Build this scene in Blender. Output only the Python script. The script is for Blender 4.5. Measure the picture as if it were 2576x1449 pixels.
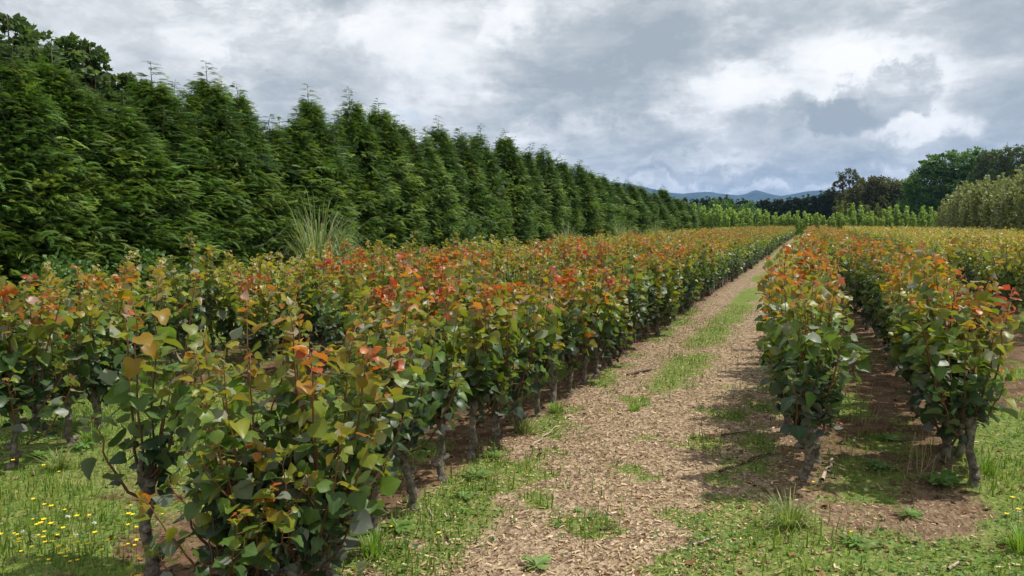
import bpy, math, random
import numpy as np
from mathutils import Vector
for o in list(bpy.data.objects): bpy.data.objects.remove(o)
C = bpy.context.scene
COL = C.collection
R = math.radians
rng = np.random.default_rng(7)
random.seed(7)

# ------------------------------------------------------------------ camera
EYE = 1.65
FPX = 1935.0                       # focal length in pixels of a 2576 px wide picture
PITCH = math.atan(162.5 / FPX)
YAW = math.atan(757 / FPX * math.cos(PITCH))
cam_d = bpy.data.cameras.new('camera'); cam = bpy.data.objects.new('camera', cam_d); COL.objects.link(cam)
cam_d.sensor_width = 36; cam_d.lens = FPX / 2576 * 36
cam_d.clip_start = 0.05; cam_d.clip_end = 30000
cam.location = (0, 0, EYE); cam.rotation_euler = (math.pi / 2 - PITCH, 0, YAW)
C.camera = cam
FWD = np.array([-math.sin(YAW) * math.cos(PITCH), math.cos(YAW) * math.cos(PITCH), -math.sin(PITCH)])
RGT = np.array([math.cos(YAW), math.sin(YAW), 0.0])
UPV = np.cross(RGT, FWD)
EYEP = np.array([0, 0, EYE])
def ray(px, py): return FWD + RGT * ((px - 1288) / FPX) + UPV * ((724.5 - py) / FPX)
def ground(px, py):
    d = ray(px, py); t = -EYE / d[2]; return EYEP + d * t
def at_x(px, py, X):
    d = ray(px, py); return EYEP + d * (X / d[0])
def at_depth(px, py, Z): return EYEP + ray(px, py) * Z
def to_px(P):
    q = np.asarray(P, float) - EYEP; z = q @ FWD
    return 1288 + FPX * (q @ RGT) / z, 724.5 - FPX * (q @ UPV) / z, z

# ------------------------------------------------------------------ light
SUN_AZ = R(58)       # to the right of the rows (+Y towards +X)
SUN_EL = R(63)
SUND = np.array([math.sin(SUN_AZ) * math.cos(SUN_EL), math.cos(SUN_AZ) * math.cos(SUN_EL), math.sin(SUN_EL)])
sl = bpy.data.lights.new('sun', 'SUN'); so = bpy.data.objects.new('sun', sl); COL.objects.link(so)
sl.energy = 3.2; sl.angle = R(1.2); sl.color = (1.0, 0.95, 0.87)
so.rotation_euler = Vector(tuple(-SUND)).to_track_quat('-Z', 'Y').to_euler()
so.location = (20, 20, 60)

C.view_settings.view_transform = 'Standard'; C.view_settings.look = 'None'
C.view_settings.exposure = 0.55; C.view_settings.gamma = 1
C.render.engine = 'CYCLES'
cy = C.cycles
cy.use_denoising = True
try: cy.denoiser = 'OPENIMAGEDENOISE'; cy.denoising_prefilter = 'ACCURATE'
except Exception: pass
cy.max_bounces = 7; cy.diffuse_bounces = 3; cy.glossy_bounces = 2; cy.transmission_bounces = 4; cy.transparent_max_bounces = 4
cy.sample_clamp_indirect = 4
cy.caustics_reflective = False; cy.caustics_refractive = False

# small node helper
class N:
    def __init__(s, tree): s.t = tree; s.n = tree.nodes; s.l = tree.links
    def new(s, typ, **kw):
        n = s.n.new(typ)
        for k, v in kw.items():
            if k.startswith('i_'): s.set(n, k[2:], v)
            else: setattr(n, k, v)
        return n
    def set(s, n, k, v):
        key = int(k) if k.isdigit() else k
        sock = n.inputs[key]
        if isinstance(v, bpy.types.NodeSocket): s.l.new(v, sock)
        else: sock.default_value = v
    def math(s, op, a, b=None, clamp=False):
        n = s.n.new('ShaderNodeMath'); n.operation = op; n.use_clamp = clamp
        s.set(n, '0', a)
        if b is not None: s.set(n, '1', b)
        return n.outputs[0]
    def vmath(s, op, a, b=None):
        n = s.n.new('ShaderNodeVectorMath'); n.operation = op
        s.set(n, '0', a)
        if b is not None: s.set(n, '1', b)
        return n.outputs['Value'] if op in ('DOT_PRODUCT', 'LENGTH') else n.outputs[0]
    def mix(s, f, a, b, blend='MIX'):
        n = s.n.new('ShaderNodeMix'); n.data_type = 'RGBA'; n.blend_type = blend; n.clamp_factor = True
        s.set(n, '0', f)
        for i, v in ((6, a), (7, b)):
            if isinstance(v, bpy.types.NodeSocket): s.l.new(v, n.inputs[i])
            else: n.inputs[i].default_value = (*v, 1) if len(v) == 3 else v
        return n.outputs[2]
    def noise(s, vec, scale, detail=4, rough=.55, dist=0, dims='3D'):
        n = s.new('ShaderNodeTexNoise', noise_dimensions=dims)
        if vec is not None: s.l.new(vec, n.inputs['Vector'])
        n.inputs['Scale'].default_value = scale; n.inputs['Detail'].default_value = detail
        n.inputs['Roughness'].default_value = rough; n.inputs['Distortion'].default_value = dist
        return n
    def ramp(s, f, stops):
        n = s.n.new('ShaderNodeValToRGB'); s.l.new(f, n.inputs[0]); e = n.color_ramp.elements
        while len(e) < len(stops): e.new(.5)
        for el, (p, c) in zip(e, stops):
            el.position = p; el.color = (*c, 1) if len(c) == 3 else c
        return n.outputs[0]
    def smooth(s, v, lo, hi, a=0., b=1.):
        n = s.n.new('ShaderNodeMapRange'); n.interpolation_type = 'SMOOTHSTEP'
        s.set(n, '0', v)
        for i, x in ((1, lo), (2, hi), (3, a), (4, b)): n.inputs[i].default_value = x
        return n.outputs[0]

# ------------------------------------------------------------------ sky
W = bpy.data.worlds.new('World'); C.world = W; W.use_nodes = True
W.node_tree.nodes.clear(); w = N(W.node_tree)
STR = 0.1
def unit0(v): return v / np.linalg.norm(v)
sky = w.new('ShaderNodeTexSky', sky_type='NISHITA', sun_disc=False)
sky.sun_elevation = SUN_EL; sky.sun_rotation = SUN_AZ
tc = w.new('ShaderNodeTexCoord'); D = tc.outputs['Generated']
sep = w.new('ShaderNodeSeparateXYZ'); w.l.new(D, sep.inputs[0])
dz = sep.outputs[2]
den = w.math('ADD', w.math('MAXIMUM', dz, 0.0), 0.22)
cmb = w.new('ShaderNodeCombineXYZ')
w.l.new(w.math('DIVIDE', sep.outputs[0], den), cmb.inputs[0]); w.l.new(w.math('DIVIDE', sep.outputs[1], den), cmb.inputs[1])
P2 = cmb.outputs[0]
warp = w.noise(P2, 1.1, 4, .55)
Pw = w.vmath('ADD', P2, w.vmath('MULTIPLY', w.vmath('SUBTRACT', warp.outputs['Color'], (.5, .5, .5)), (.9, .9, .9)))
n1 = w.noise(Pw, 1.05, 7, .52); n2 = w.noise(Pw, 3.4, 8, .58); n3 = w.noise(P2, 9.0, 6, .6)
bil = w.noise(D, 11.0, 8, .62)          # billowy outline noise, in direction space
bilc = w.vmath('SUBTRACT', bil.outputs['Color'], (.5, .5, .5))
Dn = w.vmath('ADD', D, w.vmath('MULTIPLY', bilc, (.10, .10, .10)))
B = w.math('ADD', .50, w.math('MULTIPLY', w.math('SUBTRACT', n1.outputs[0], .5), .9))
B = w.math('ADD', B, w.math('MULTIPLY', w.math('SUBTRACT', n2.outputs[0], .5), .55))
B = w.math('ADD', B, w.math('MULTIPLY', w.math('SUBTRACT', n3.outputs[0], .5), .28))
# billows with crisp edges, two sizes
Dm = w.new('ShaderNodeMapping'); w.l.new(D, Dm.inputs[0]); Dm.inputs['Scale'].default_value = (1, 1, 1.6)
wv = w.noise(Dm.outputs[0], 4, 5, .6)
Dw = w.vmath('ADD', Dm.outputs[0], w.vmath('MULTIPLY', w.vmath('SUBTRACT', wv.outputs['Color'], (.5, .5, .5)), (.30, .30, .30)))
b1 = w.noise(Dw, 5.0, 9, .56); b2 = w.noise(Dw, 14, 8, .60)
# relief: the side of each billow that is turned to the sun is lighter
off = tuple(float(v) for v in unit0(RGT * .75 + np.array([0, 0, .66])))
Do = w.vmath('ADD', Dw, tuple(.05 * v for v in off)); b1o = w.noise(Do, 5.0, 9, .56)
Do2 = w.vmath('ADD', Dw, tuple(.017 * v for v in off)); b2o = w.noise(Do2, 14, 8, .60)
rel = w.math('ADD', w.math('MULTIPLY', w.math('SUBTRACT', b1.outputs[0], b1o.outputs[0]), 2.4), w.math('MULTIPLY', w.math('SUBTRACT', b2.outputs[0], b2o.outputs[0]), 1.7))
B = w.math('ADD', B, w.smooth(b1.outputs[0], .46, .56, .17, -.11))
B = w.math('ADD', B, w.math('MULTIPLY', w.math('SUBTRACT', b2.outputs[0], .5), .5))
B = w.math('ADD', B, rel)
B = w.math('ADD', B, w.math('MULTIPLY', w.math('SUBTRACT', w.math('ABSOLUTE', w.math('SUBTRACT', b2.outputs[0], .5)), .09), 1.5))
B = w.math('ADD', B, .15)
bil = w.noise(D, 11.0, 8, .62)          # billowy outline noise, in direction space
bilc = w.vmath('SUBTRACT', bil.outputs['Color'], (.5, .5, .5))
Dn = w.vmath('ADD', D, w.vmath('MULTIPLY', bilc, (.17, .17, .17)))
B = w.math('ADD', .50, w.math('MULTIPLY', w.math('SUBTRACT', n1.outputs[0], .5), 1.35))
B = w.math('ADD', B, w.math('MULTIPLY', w.math('SUBTRACT', n2.outputs[0], .5), .75))
B = w.math('ADD', B, w.math('MULTIPLY', w.math('SUBTRACT', n3.outputs[0], .5), .28))
# billows with crisp edges, two sizes
Dm = w.new('ShaderNodeMapping'); w.l.new(D, Dm.inputs[0]); Dm.inputs['Scale'].default_value = (1, 1, 2.1)
wv = w.noise(Dm.outputs[0], 5, 5, .6)
Dw = w.vmath('ADD', Dm.outputs[0], w.vmath('MULTIPLY', w.vmath('SUBTRACT', wv.outputs['Color'], (.5, .5, .5)), (.22, .22, .22)))
b1 = w.noise(Dw, 5.5, 9, .60); b2 = w.noise(Dw, 15, 8, .62)
B = w.math('ADD', B, w.smooth(b1.outputs[0], .45, .60, -.11, .13))
B = w.math('ADD', B, w.math('MULTIPLY', w.math('SUBTRACT', b2.outputs[0], .5), .62))
def blob(px, py, rx, ry, amt, hard=.0, rot=0.):
    """a cloud or a gap of its own, at a fixed direction in the sky"""
    global B
    d = ray(px, py); d = d / np.linalg.norm(d)
    r = np.cross(d, [0, 0, 1]); r /= np.linalg.norm(r); u = np.cross(r, d)
    c, s_ = math.cos(rot), math.sin(rot); r, u = c * r + s_ * u, -s_ * r + c * u
    a = w.math('DIVIDE', w.vmath('DOT_PRODUCT', w.vmath('SUBTRACT', Dn, tuple(d)), tuple(r)), rx / FPX)
    b = w.math('DIVIDE', w.vmath('DOT_PRODUCT', w.vmath('SUBTRACT', Dn, tuple(d)), tuple(u)), ry / FPX)
    q = w.math('SQRT', w.math('ADD', w.math('MULTIPLY', a, a), w.math('MULTIPLY', b, b)))
    front = w.math('GREATER_THAN', w.vmath('DOT_PRODUCT', D, tuple(d)), 0.0)
    m = w.math('MULTIPLY', w.smooth(q, 1.0, hard, 0., amt), front)
    B = w.math('ADD', B, m)
# bright gaps first, then grey masses
blob(2290, 190, 330, 170, .36, .1, .12)
blob(1990, 215, 260, 90, .22, .1, .1)
blob(2330, 310, 170, 50, .30, .3, .25)
blob(2080, 130, 330, 120, .22, .2, .2)
blob(1830, 260, 170, 190, .25, .2)
blob(990, 70, 260, 130, .30, .1)
blob(1240, 60, 150, 110, .25, .1)
blob(650, 60, 480, 120, .16, .1)
blob(1830, 468, 420, 26, .26, .2)
blob(1160, 190, 260, 120, .18, .1)
blob(1500, 130, 330, 170, -.36, .35, .35)
blob(1560, 270, 420, 90, -.25, .2)
blob(1900, 350, 300, 50, -.10, .3, .1)
blob(1480, 330, 420, 40, .10, .3, .1)
blob(620, 300, 420, 170, -.22, .1)
blob(140, 120, 420, 160, -.12, .1)
blob(1750, 110, 260, 110, -.24, .3, .3)
blob(2190, 248, 165, 84, -.50, .60, .22)
blob(2060, 292, 130, 46, -.26, .4, .12)
blob(2540, 250, 130, 120, -.26, .3)
blob(2480, 60, 240, 110, -.20, .2)
blob(1950, 436, 560, 30, -.24, .3, .03)
blob(1780, 395, 300, 26, .14, .3, .08)
blob(1500, 380, 300, 60, -.10, .2)
blob(2300, 385, 420, 60, -.12, .2)
cloud = w.ramp(B, [(0.0, (.275, .31, .335)), (.28, (.365, .395, .415)), (.52, (.495, .512, .525)), (.74, (.665, .675, .685)), (1.0, (.76, .755, .745))])
# lower sky is bluer
lowf = w.smooth(dz, .14, .0, 0., .22)
cloud = w.mix(lowf, cloud, w.mix(B, (.26, .345, .50), (.72, .76, .82)))
gap = w.math('MULTIPLY', w.smooth(n2.outputs[0], .56, .72), w.smooth(n1.outputs[0], .50, .66))
cs = w.new('ShaderNodeVectorMath', operation='SCALE'); w.l.new(cloud, cs.inputs[0]); cs.inputs['Scale'].default_value = 1 / STR
skc = w.mix(w.math('MULTIPLY', gap, .45), cs.outputs[0], sky.outputs[0])
bg = w.new('ShaderNodeBackground'); w.l.new(skc, bg.inputs[0]); bg.inputs[1].default_value = STR
wo = w.new('ShaderNodeOutputWorld'); w.l.new(bg.outputs[0], wo.inputs[0])

# ------------------------------------------------------------------ mesh helpers
class Geo:
    def __init__(s): s.v = []; s.t = []; s.q = []; s.c = []; s.uv = []; s.tm = []; s.qm = []; s.n = 0
    def add(s, v, f, col=(.5, .5, .5), uv=None, mat=0):
        v = np.asarray(v, float).reshape(-1, 3); f = np.asarray(f, np.int64)
        if len(v) == 0 or f.size == 0: return
        c = np.asarray(col, float)
        if c.ndim == 1: c = np.broadcast_to(c, (len(v), 3))
        s.v.append(v); s.c.append(c); s.uv.append(np.zeros((len(v), 2)) if uv is None else uv)
        (s.t if f.shape[1] == 3 else s.q).append(f + s.n)
        (s.tm if f.shape[1] == 3 else s.qm).append(np.full(len(f), mat, np.int32))
        s.n += len(v)
    def merge(s, g, M=None, cm=None):
        if g.n == 0: return
        v = np.concatenate(g.v); c = np.concatenate(g.c); uv = np.concatenate(g.uv)
        if M is not None: v = v @ M[0].T + M[1]
        if cm is not None: c = np.clip(c * cm, 0, 1)
        s.v.append(v); s.c.append(c); s.uv.append(uv)
        s.t += [f + s.n for f in g.t]; s.q += [f + s.n for f in g.q]; s.tm += g.tm; s.qm += g.qm
        s.n += len(v)
    def mesh(s, name, mats, smooth=True):
        me = bpy.data.meshes.new(name)
        v = np.concatenate(s.v); c = np.concatenate(s.c); uv = np.concatenate(s.uv)
        t = np.concatenate(s.t) if s.t else np.zeros((0, 3), np.int64); q = np.concatenate(s.q) if s.q else np.zeros((0, 4), np.int64)
        m = np.concatenate([*(s.tm or [np.zeros(0, np.int32)]), *(s.qm or [np.zeros(0, np.int32)])])
        loops = np.concatenate([t.ravel(), q.ravel()]).astype(np.int32)
        st = np.concatenate([np.arange(len(t)) * 3, len(t) * 3 + np.arange(len(q)) * 4]).astype(np.int32)
        me.vertices.add(len(v)); me.vertices.foreach_set('co', v.astype(np.float32).ravel())
        me.loops.add(len(loops)); me.loops.foreach_set('vertex_index', loops)
        me.polygons.add(len(st)); me.polygons.foreach_set('loop_start', st)
        me.polygons.foreach_set('material_index', m.astype(np.int32))
        me.polygons.foreach_set('use_smooth', np.full(len(st), smooth))
        a = me.attributes.new('col', 'FLOAT_COLOR', 'POINT')
        a.data.foreach_set('color', np.concatenate([c, np.ones((len(c), 1))], 1).astype(np.float32).ravel())
        b = me.attributes.new('luv', 'FLOAT2', 'POINT'); b.data.foreach_set('vector', uv.astype(np.float32).ravel())
        me.update(calc_edges=True); me.validate()
        for x in (mats if isinstance(mats, (list, tuple)) else [mats]): me.materials.append(x)
        return me
def link(name, me, parent=None, loc=None, rz=0., sc=None, **props):
    o = bpy.data.objects.new(name, me); COL.objects.link(o)
    if parent is not None: o.parent = parent
    if loc is not None: o.location = tuple(float(x) for x in loc)
    if rz: o.rotation_euler = (0, 0, float(rz))
    if sc is not None: o.scale = (sc,) * 3 if np.isscalar(sc) else tuple(float(x) for x in sc)
    for k, v in props.items():
        if v: o[k] = v
    return o
def unit(a): return a / np.maximum(np.linalg.norm(a, axis=-1, keepdims=True), 1e-9)
def tube(path, rad, sides=8, jitter=0., rg=None, cap=True):
    path = np.asarray(path, float); n = len(path); rad = np.broadcast_to(np.asarray(rad, float), (n,))
    tan = unit(np.gradient(path, axis=0)); ref = np.array([.31, .95, .05]) if abs(tan[0, 2]) > .7 else np.array([0, 0, 1.])
    a = unit(np.cross(tan, ref)); b = np.cross(tan, a)
    th = np.linspace(0, 2 * np.pi, sides, endpoint=False)
    rr = rad[:, None] * np.ones((n, sides))
    if jitter and rg is not None: rr = rr * (1 + jitter * rg.normal(size=(n, sides)))
    v = path[:, None] + rr[..., None] * (np.cos(th)[None, :, None] * a[:, None] + np.sin(th)[None, :, None] * b[:, None])
    v = v.reshape(-1, 3); f = []
    for i in range(n - 1):
        for k in range(sides):
            k2 = (k + 1) % sides; f.append((i * sides + k, i * sides + k2, (i + 1) * sides + k2, (i + 1) * sides + k))
    tri = []
    if cap:
        v = np.concatenate([v, path[-1:]]); e = len(v) - 1
        tri = [((n - 1) * sides + k, (n - 1) * sides + (k + 1) % sides, e) for k in range(sides)]
    return v, np.array(f), np.array(tri)
def add_tube(g, path, rad, sides=8, jitter=0., rg=None, col=(.3, .25, .2), mat=0):
    v, q, t = tube(path, rad, sides, jitter, rg)
    n0 = g.n
    g.add(v, q, col, mat=mat)
    if len(t): g.t.append(t + n0); g.tm.append(np.full(len(t), mat, np.int32))
# template placement: T verts (x across, y along, z up), F faces, UV
def place(g, T, F, pos, y, nrm, size, col, uv=None, mat=0, colT=None):
    n = len(pos)
    if n == 0: return
    y = unit(y); x = unit(np.cross(y, nrm)); z = np.cross(x, y)
    size = np.asarray(size, float); size = size[:, None] * np.ones(3) if size.ndim == 1 else size
    L = T[None] * size[:, None, :]
    v = pos[:, None] + L[..., 0:1] * x[:, None] + L[..., 1:2] * y[:, None] + L[..., 2:3] * z[:, None]
    f = (F[None] + (np.arange(n) * len(T))[:, None, None]).reshape(-1, F.shape[1])
    c = np.repeat(np.asarray(col)[:, None, :], len(T), 1)
    if colT is not None: c = np.clip(c * colT[None], 0, 1)
    g.add(v.reshape(-1, 3), f, c.reshape(-1, 3), None if uv is None else np.tile(uv, (n, 1)), mat)
def vnoise(x, y, scale, seed=0):
    x = np.asarray(x, float) / scale; y = np.asarray(y, float) / scale
    xi = np.floor(x).astype(np.int64); yi = np.floor(y).astype(np.int64); fx = x - xi; fy = y - yi
    fx = fx * fx * (3 - 2 * fx); fy = fy * fy * (3 - 2 * fy)
    def h(i, j):
        k = (i * 374761393 + j * 668265263 + seed * 974711) & 0xffffffff
        k = ((k ^ (k >> 13)) * 1274126177) & 0xffffffff
        return ((k ^ (k >> 16)) & 0xffff) / 65535.
    return (h(xi, yi) * (1 - fx) + h(xi + 1, yi) * fx) * (1 - fy) + (h(xi, yi + 1) * (1 - fx) + h(xi + 1, yi + 1) * fx) * fy
def fbm(x, y, s, seed=0, o=4):
    return sum(vnoise(x, y, s / 2 ** k, seed + k) * .5 ** k for k in range(o)) / sum(.5 ** k for k in range(o))
def sstep(v, a, b):
    t = np.clip((v - a) / (b - a), 0, 1); return t * t * (3 - 2 * t)

# ------------------------------------------------------------------ materials
def mat(name):
    m = bpy.data.materials.new(name); m.use_nodes = True; m.node_tree.nodes.clear(); return m, N(m.node_tree)
def out(k, sh):
    o = k.new('ShaderNodeOutputMaterial'); k.l.new(sh, o.inputs[0])
def leaf_material(name, rough=.4, trans=.38, tboost=(1.5, 1.35, .7), under=None, veins=False, spec=.5, var=.18):
    m, k = mat(name)
    at = k.new('ShaderNodeAttribute', attribute_name='col')
    geo = k.new('ShaderNodeNewGeometry')
    nz = k.noise(geo.outputs['Position'], 14, 3)
    c = k.mix(.8, at.outputs['Color'], k.mix(k.smooth(nz.outputs[0], .3, .7), (1 - var,) * 3, (1 + var,) * 3), 'MULTIPLY')
    if veins:
        sp_ = k.noise(geo.outputs['Position'], 55, 2); c = k.mix(k.smooth(sp_.outputs[0], .66, .74, 0, .5), c, (.10, .06, .025))
    if veins:
        uv = k.new('ShaderNodeAttribute', attribute_name='luv'); s = k.new('ShaderNodeSeparateXYZ'); k.l.new(uv.outputs['Vector'], s.inputs[0])
        ax = k.math('ABSOLUTE', s.outputs[0])
        mid = k.smooth(ax, .035, .012)
        sv = k.math('FRACT', k.math('MULTIPLY', k.math('SUBTRACT', s.outputs[1], k.math('MULTIPLY', ax, .75)), 6.5))
        side = k.smooth(k.math('ABSOLUTE', k.math('SUBTRACT', sv, .5)), .10, .03, 0., .55)
        vf = k.math('MAXIMUM', mid, side)
        c = k.mix(k.math('MULTIPLY', vf, .45), c, k.mix(.5, c, (.36, .34, .16)))
    if under:
        c2 = k.mix(under[3], c, under[:3])
        c = k.mix(geo.outputs['Backfacing'], c, c2)
    p = k.new('ShaderNodeBsdfPrincipled'); k.l.new(c, p.inputs['Base Color'])
    p.inputs['Roughness'].default_value = rough; p.inputs['Specular IOR Level'].default_value = spec
    tr = k.new('ShaderNodeBsdfTranslucent'); k.l.new(k.mix(1., c if not under else at.outputs['Color'], tboost, 'MULTIPLY'), tr.inputs[0])
    mx = k.new('ShaderNodeMixShader'); mx.inputs[0].default_value = trans
    k.l.new(p.outputs[0], mx.inputs[1]); k.l.new(tr.outputs[0], mx.inputs[2])
    out(k, mx.outputs[0]); return m
M_POP = leaf_material('poplar_leaf', .40, .42, (1.55, 1.4, .6), (.36, .36, .32, .55), True, .45)
M_CON = leaf_material('cypress_foliage', .5, .30, (1.5, 1.5, .7), spec=.35)
M_TREE = leaf_material('tree_foliage', .5, .36, (1.4, 1.4, .6), spec=.4)
M_GRASS = leaf_material('grass_blade', .5, .35, (1.5, 1.45, .6), spec=.3)
def bark(name, a, b, scale=18, bump=.6):
    m, k = mat(name)
    g = k.new('ShaderNodeTexCoord'); n = k.noise(g.outputs['Object'], scale, 6, .65, .3); n2 = k.noise(g.outputs['Object'], scale * .3, 3)
    c = k.mix(k.smooth(n.outputs[0], .35, .68), a, b)
    c = k.mix(k.smooth(n2.outputs[0], .45, .7, 0, .6), c, tuple(x * .45 for x in a))
    p = k.new('ShaderNodeBsdfPrincipled'); k.l.new(c, p.inputs['Base Color']); p.inputs['Roughness'].default_value = .85
    p.inputs['Specular IOR Level'].default_value = .2
    bp = k.new('ShaderNodeBump'); bp.inputs['Strength'].default_value = bump; bp.inputs['Distance'].default_value = .012
    k.l.new(n.outputs[0], bp.inputs['Height']); k.l.new(bp.outputs[0], p.inputs['Normal'])
    out(k, p.outputs[0]); return m
M_BARK = bark('poplar_bark', (.085, .07, .052), (.27, .235, .185), 26, .9)
M_TRUNK = bark('tree_bark', (.10, .075, .05), (.22, .17, .12), 6)
M_STICK = bark('stick_bark', (.34, .26, .18), (.55, .45, .34), 25)
M_DSTICK = bark('dark_stick_bark', (.10, .065, .045), (.2, .14, .10), 25)
def colmat(name, rough=.7, spec=.3):
    m, k = mat(name); at = k.new('ShaderNodeAttribute', attribute_name='col'); p = k.new('ShaderNodeBsdfPrincipled')
    k.l.new(at.outputs['Color'], p.inputs['Base Color']); p.inputs['Roughness'].default_value = rough; p.inputs['Specular IOR Level'].default_value = spec
    out(k, p.outputs[0]); return m
M_COL = colmat('plant_colour'); M_SHOOT = colmat('shoot_bark', .5, .4)

# ------------------------------------------------------------------ ground
def grass_density(x, y):
    """0 bare chips or soil .. 1 closed turf"""
    n = fbm(x, y, 1.3, 3); f = fbm(x, y, .38, 21, 3)
    nn = .6 * n + .4 * f
    d = np.zeros_like(nn)
    # ragged weedy strip along the middle of the path, closing with distance
    wob = .14 * (vnoise(x * 0, y, 1.9, 5) - .5)
    strip = np.exp(-((x + 1.35 + wob) / .36) ** 2)
    near = sstep(y, 3.5, 9)
    d = np.maximum(d, strip * (.16 + .66 * near) * sstep(nn, .50 - .26 * near, .72 - .16 * near))
    d = np.maximum(d, sstep(x, -1.95, -1.6) * (x < -.1) * sstep(y, 13, 34) * .85 * sstep(nn + .25 * sstep(y, 22, 45), .36, .56))
    d = np.maximum(d, ((x > -1.2) & (x < -.2)) * (.12 + .3 * sstep(y, 8, 24)) * sstep(nn, .45, .65))
    d = np.maximum(d, .78 * ((x > -2.1) & (x < .5)) * sstep(y, 11, 6) * sstep(fbm(x, y, .36, 61, 3) * .75 + .25 * n, .53, .67))
    # weeds along the row edges
    d = np.maximum(d, (.75 + .25 * sstep(y, 6, 4)) * np.exp(-((x + 2.0 - .14 * sstep(y, 7, 3.5)) / (.19 + .12 * sstep(y, 7, 3.5))) ** 2) * sstep(nn + .1 * sstep(y, 7, 4), .42, .56))
    d = np.maximum(d, .75 * np.exp(-((x + .38) / .24) ** 2) * sstep(nn, .45, .60))
    d = np.maximum(d, .62 * np.exp(-((x - .45) / .5) ** 2) * sstep(nn, .46, .64))
    d = np.maximum(d, .72 * sstep(x, .1, .5) * sstep(x, 1.6, 1.2) * sstep(y, 4.9, 4.4) * sstep(nn, .38, .58))
    # turf to the left of the rows and in the gap, to the right of the rows
    left = sstep(-x, 2.9, 3.5) * sstep(y, 6.6, 4.6)
    d = np.maximum(d, left * (.45 + .55 * sstep(nn, .36, .56)))
    d = np.maximum(d, sstep(-x, 6.9, 7.6))
    right = sstep(x + np.where(y < 5, .5, .22) * (5 - y) + 1.1 * (nn - .5), .55, 1.35)
    d = np.maximum(d, right * (.52 + .48 * sstep(nn, .32, .50)) * (1 - .5 * sstep(y, 7, 9.5) * (x < 3.0)))
    d = np.maximum(d, .75 * ((x > 1.4) & (x < 2.9) & (y > 7)) * sstep(nn, .42, .58))
    front = sstep(y, 4.6, 3.3) * sstep(x, -2.6, -1.6)
    d = np.maximum(d, front * .8 * sstep(nn + .10 * sstep(x, -1.1, .3) - .1 + .12 * sstep(y, 3.6, 3.0), .50, .68))
    d = np.maximum(d, .8 * (x < -2.4) * sstep(nn, .44, .58))
    d = np.maximum(d, (x < -2.9) * sstep(y, 11, 6) * .8 * sstep(nn, .38, .52))
    d = np.maximum(d, sstep(y, 93, 95))
    return np.clip(d, 0, 1)
def chip_density(x, y):
    d = sstep(x, -2.25, -1.95) * sstep(x, .1, -.35)
    d = np.maximum(d, .45 * sstep(x, -1.9, -.5) * sstep(x, 1.7, .8) * sstep(y, 7, 4))
    return d
xs = np.concatenate([-np.geomspace(6900, 16, 26), np.arange(-15, -4, .22), np.arange(-4, 3, .07), np.arange(3, 15, .22), np.geomspace(16, 6900, 26)])
ys = np.concatenate([-np.geomspace(280, 2, 8), np.arange(-1, 2, .3), np.arange(2, 8, .07), np.arange(8, 20, .2), np.arange(20, 100, 1.), np.geomspace(101, 9300, 24)])
GX, GY = np.meshgrid(xs, ys)
def gz(x, y):
    nearw = np.exp(-(np.hypot(x, y) / 22) ** 2)
    z = .05 * (fbm(x, y, 1.1, 40) - .5) + .03 * (fbm(x, y, .3, 50, 2) - .5)
    for X0 in (-2.16, -.03, .93): z = z + .02 * np.exp(-((x - X0) / .22) ** 2)
    return z * nearw
GZ = gz(GX, GY)
ny, nx = GX.shape
idx = np.arange(ny * nx).reshape(ny, nx)
F = np.stack([idx[:-1, :-1], idx[:-1, 1:], idx[1:, 1:], idx[1:, :-1]], -1).reshape(-1, 4)
gd = grass_density(GX, GY); cd = chip_density(GX, GY)
g = Geo(); g.add(np.stack([GX, GY, GZ], -1).reshape(-1, 3), F, np.stack([gd, cd, 0 * gd], -1).reshape(-1, 3))
m, k = mat('ground_soil_and_turf')
at = k.new('ShaderNodeAttribute', attribute_name='col'); sp = k.new('ShaderNodeSeparateXYZ'); k.l.new(at.outputs['Vector'], sp.inputs[0])
ge = k.new('ShaderNodeNewGeometry'); PP = ge.outputs['Position']
na = k.noise(PP, 30, 6, .62); nb = k.noise(PP, 5, 5, .6); nc = k.noise(PP, .8, 4, .6)
vo = k.new('ShaderNodeTexVoronoi', feature='F1'); k.l.new(w_ := k.vmath('MULTIPLY', k.vmath('ADD', PP, k.vmath('MULTIPLY', nb.outputs['Color'], (.1, .1, .1))), (1, .45, 1)), vo.inputs['Vector']); vo.inputs['Scale'].default_value = 48
vsep = k.new('ShaderNodeSeparateXYZ'); k.l.new(vo.outputs['Color'], vsep.inputs[0])
chip = k.ramp(vsep.outputs[0], [(0, (.135, .085, .055)), (.4, (.265, .19, .12)), (.72, (.38, .285, .185)), (1, (.51, .39, .27))])
chip = k.mix(k.smooth(na.outputs[0], .35, .65), k.mix(.45, chip, (.17, .115, .08)), chip)
soil = k.mix(k.smooth(nb.outputs[0], .35, .68), (.085, .048, .028), (.19, .12, .07))
soil = k.mix(k.smooth(na.outputs[0], .5, .72, 0, .55), soil, (.30, .21, .14))
turf = k.mix(k.smooth(na.outputs[0], .32, .68), (.075, .125, .022), (.20, .25, .06))
turf = k.mix(k.smooth(nb.outputs[0], .5, .75, 0, .65), turf, (.33, .30, .13))
base = k.mix(sp.outputs[1], soil, chip)
edge = k.math('ADD', sp.outputs[0], k.math('MULTIPLY', k.math('SUBTRACT', na.outputs[0], .5), .7))
edge = k.math('ADD', edge, k.math('MULTIPLY', k.math('SUBTRACT', nb.outputs[0], .5), .5))
c = k.mix(k.smooth(edge, .34, .62), base, turf)
c = k.mix(.5, c, k.mix(nc.outputs[0], (.75, .75, .75), (1.2, 1.2, 1.2)), 'MULTIPLY')
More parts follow.
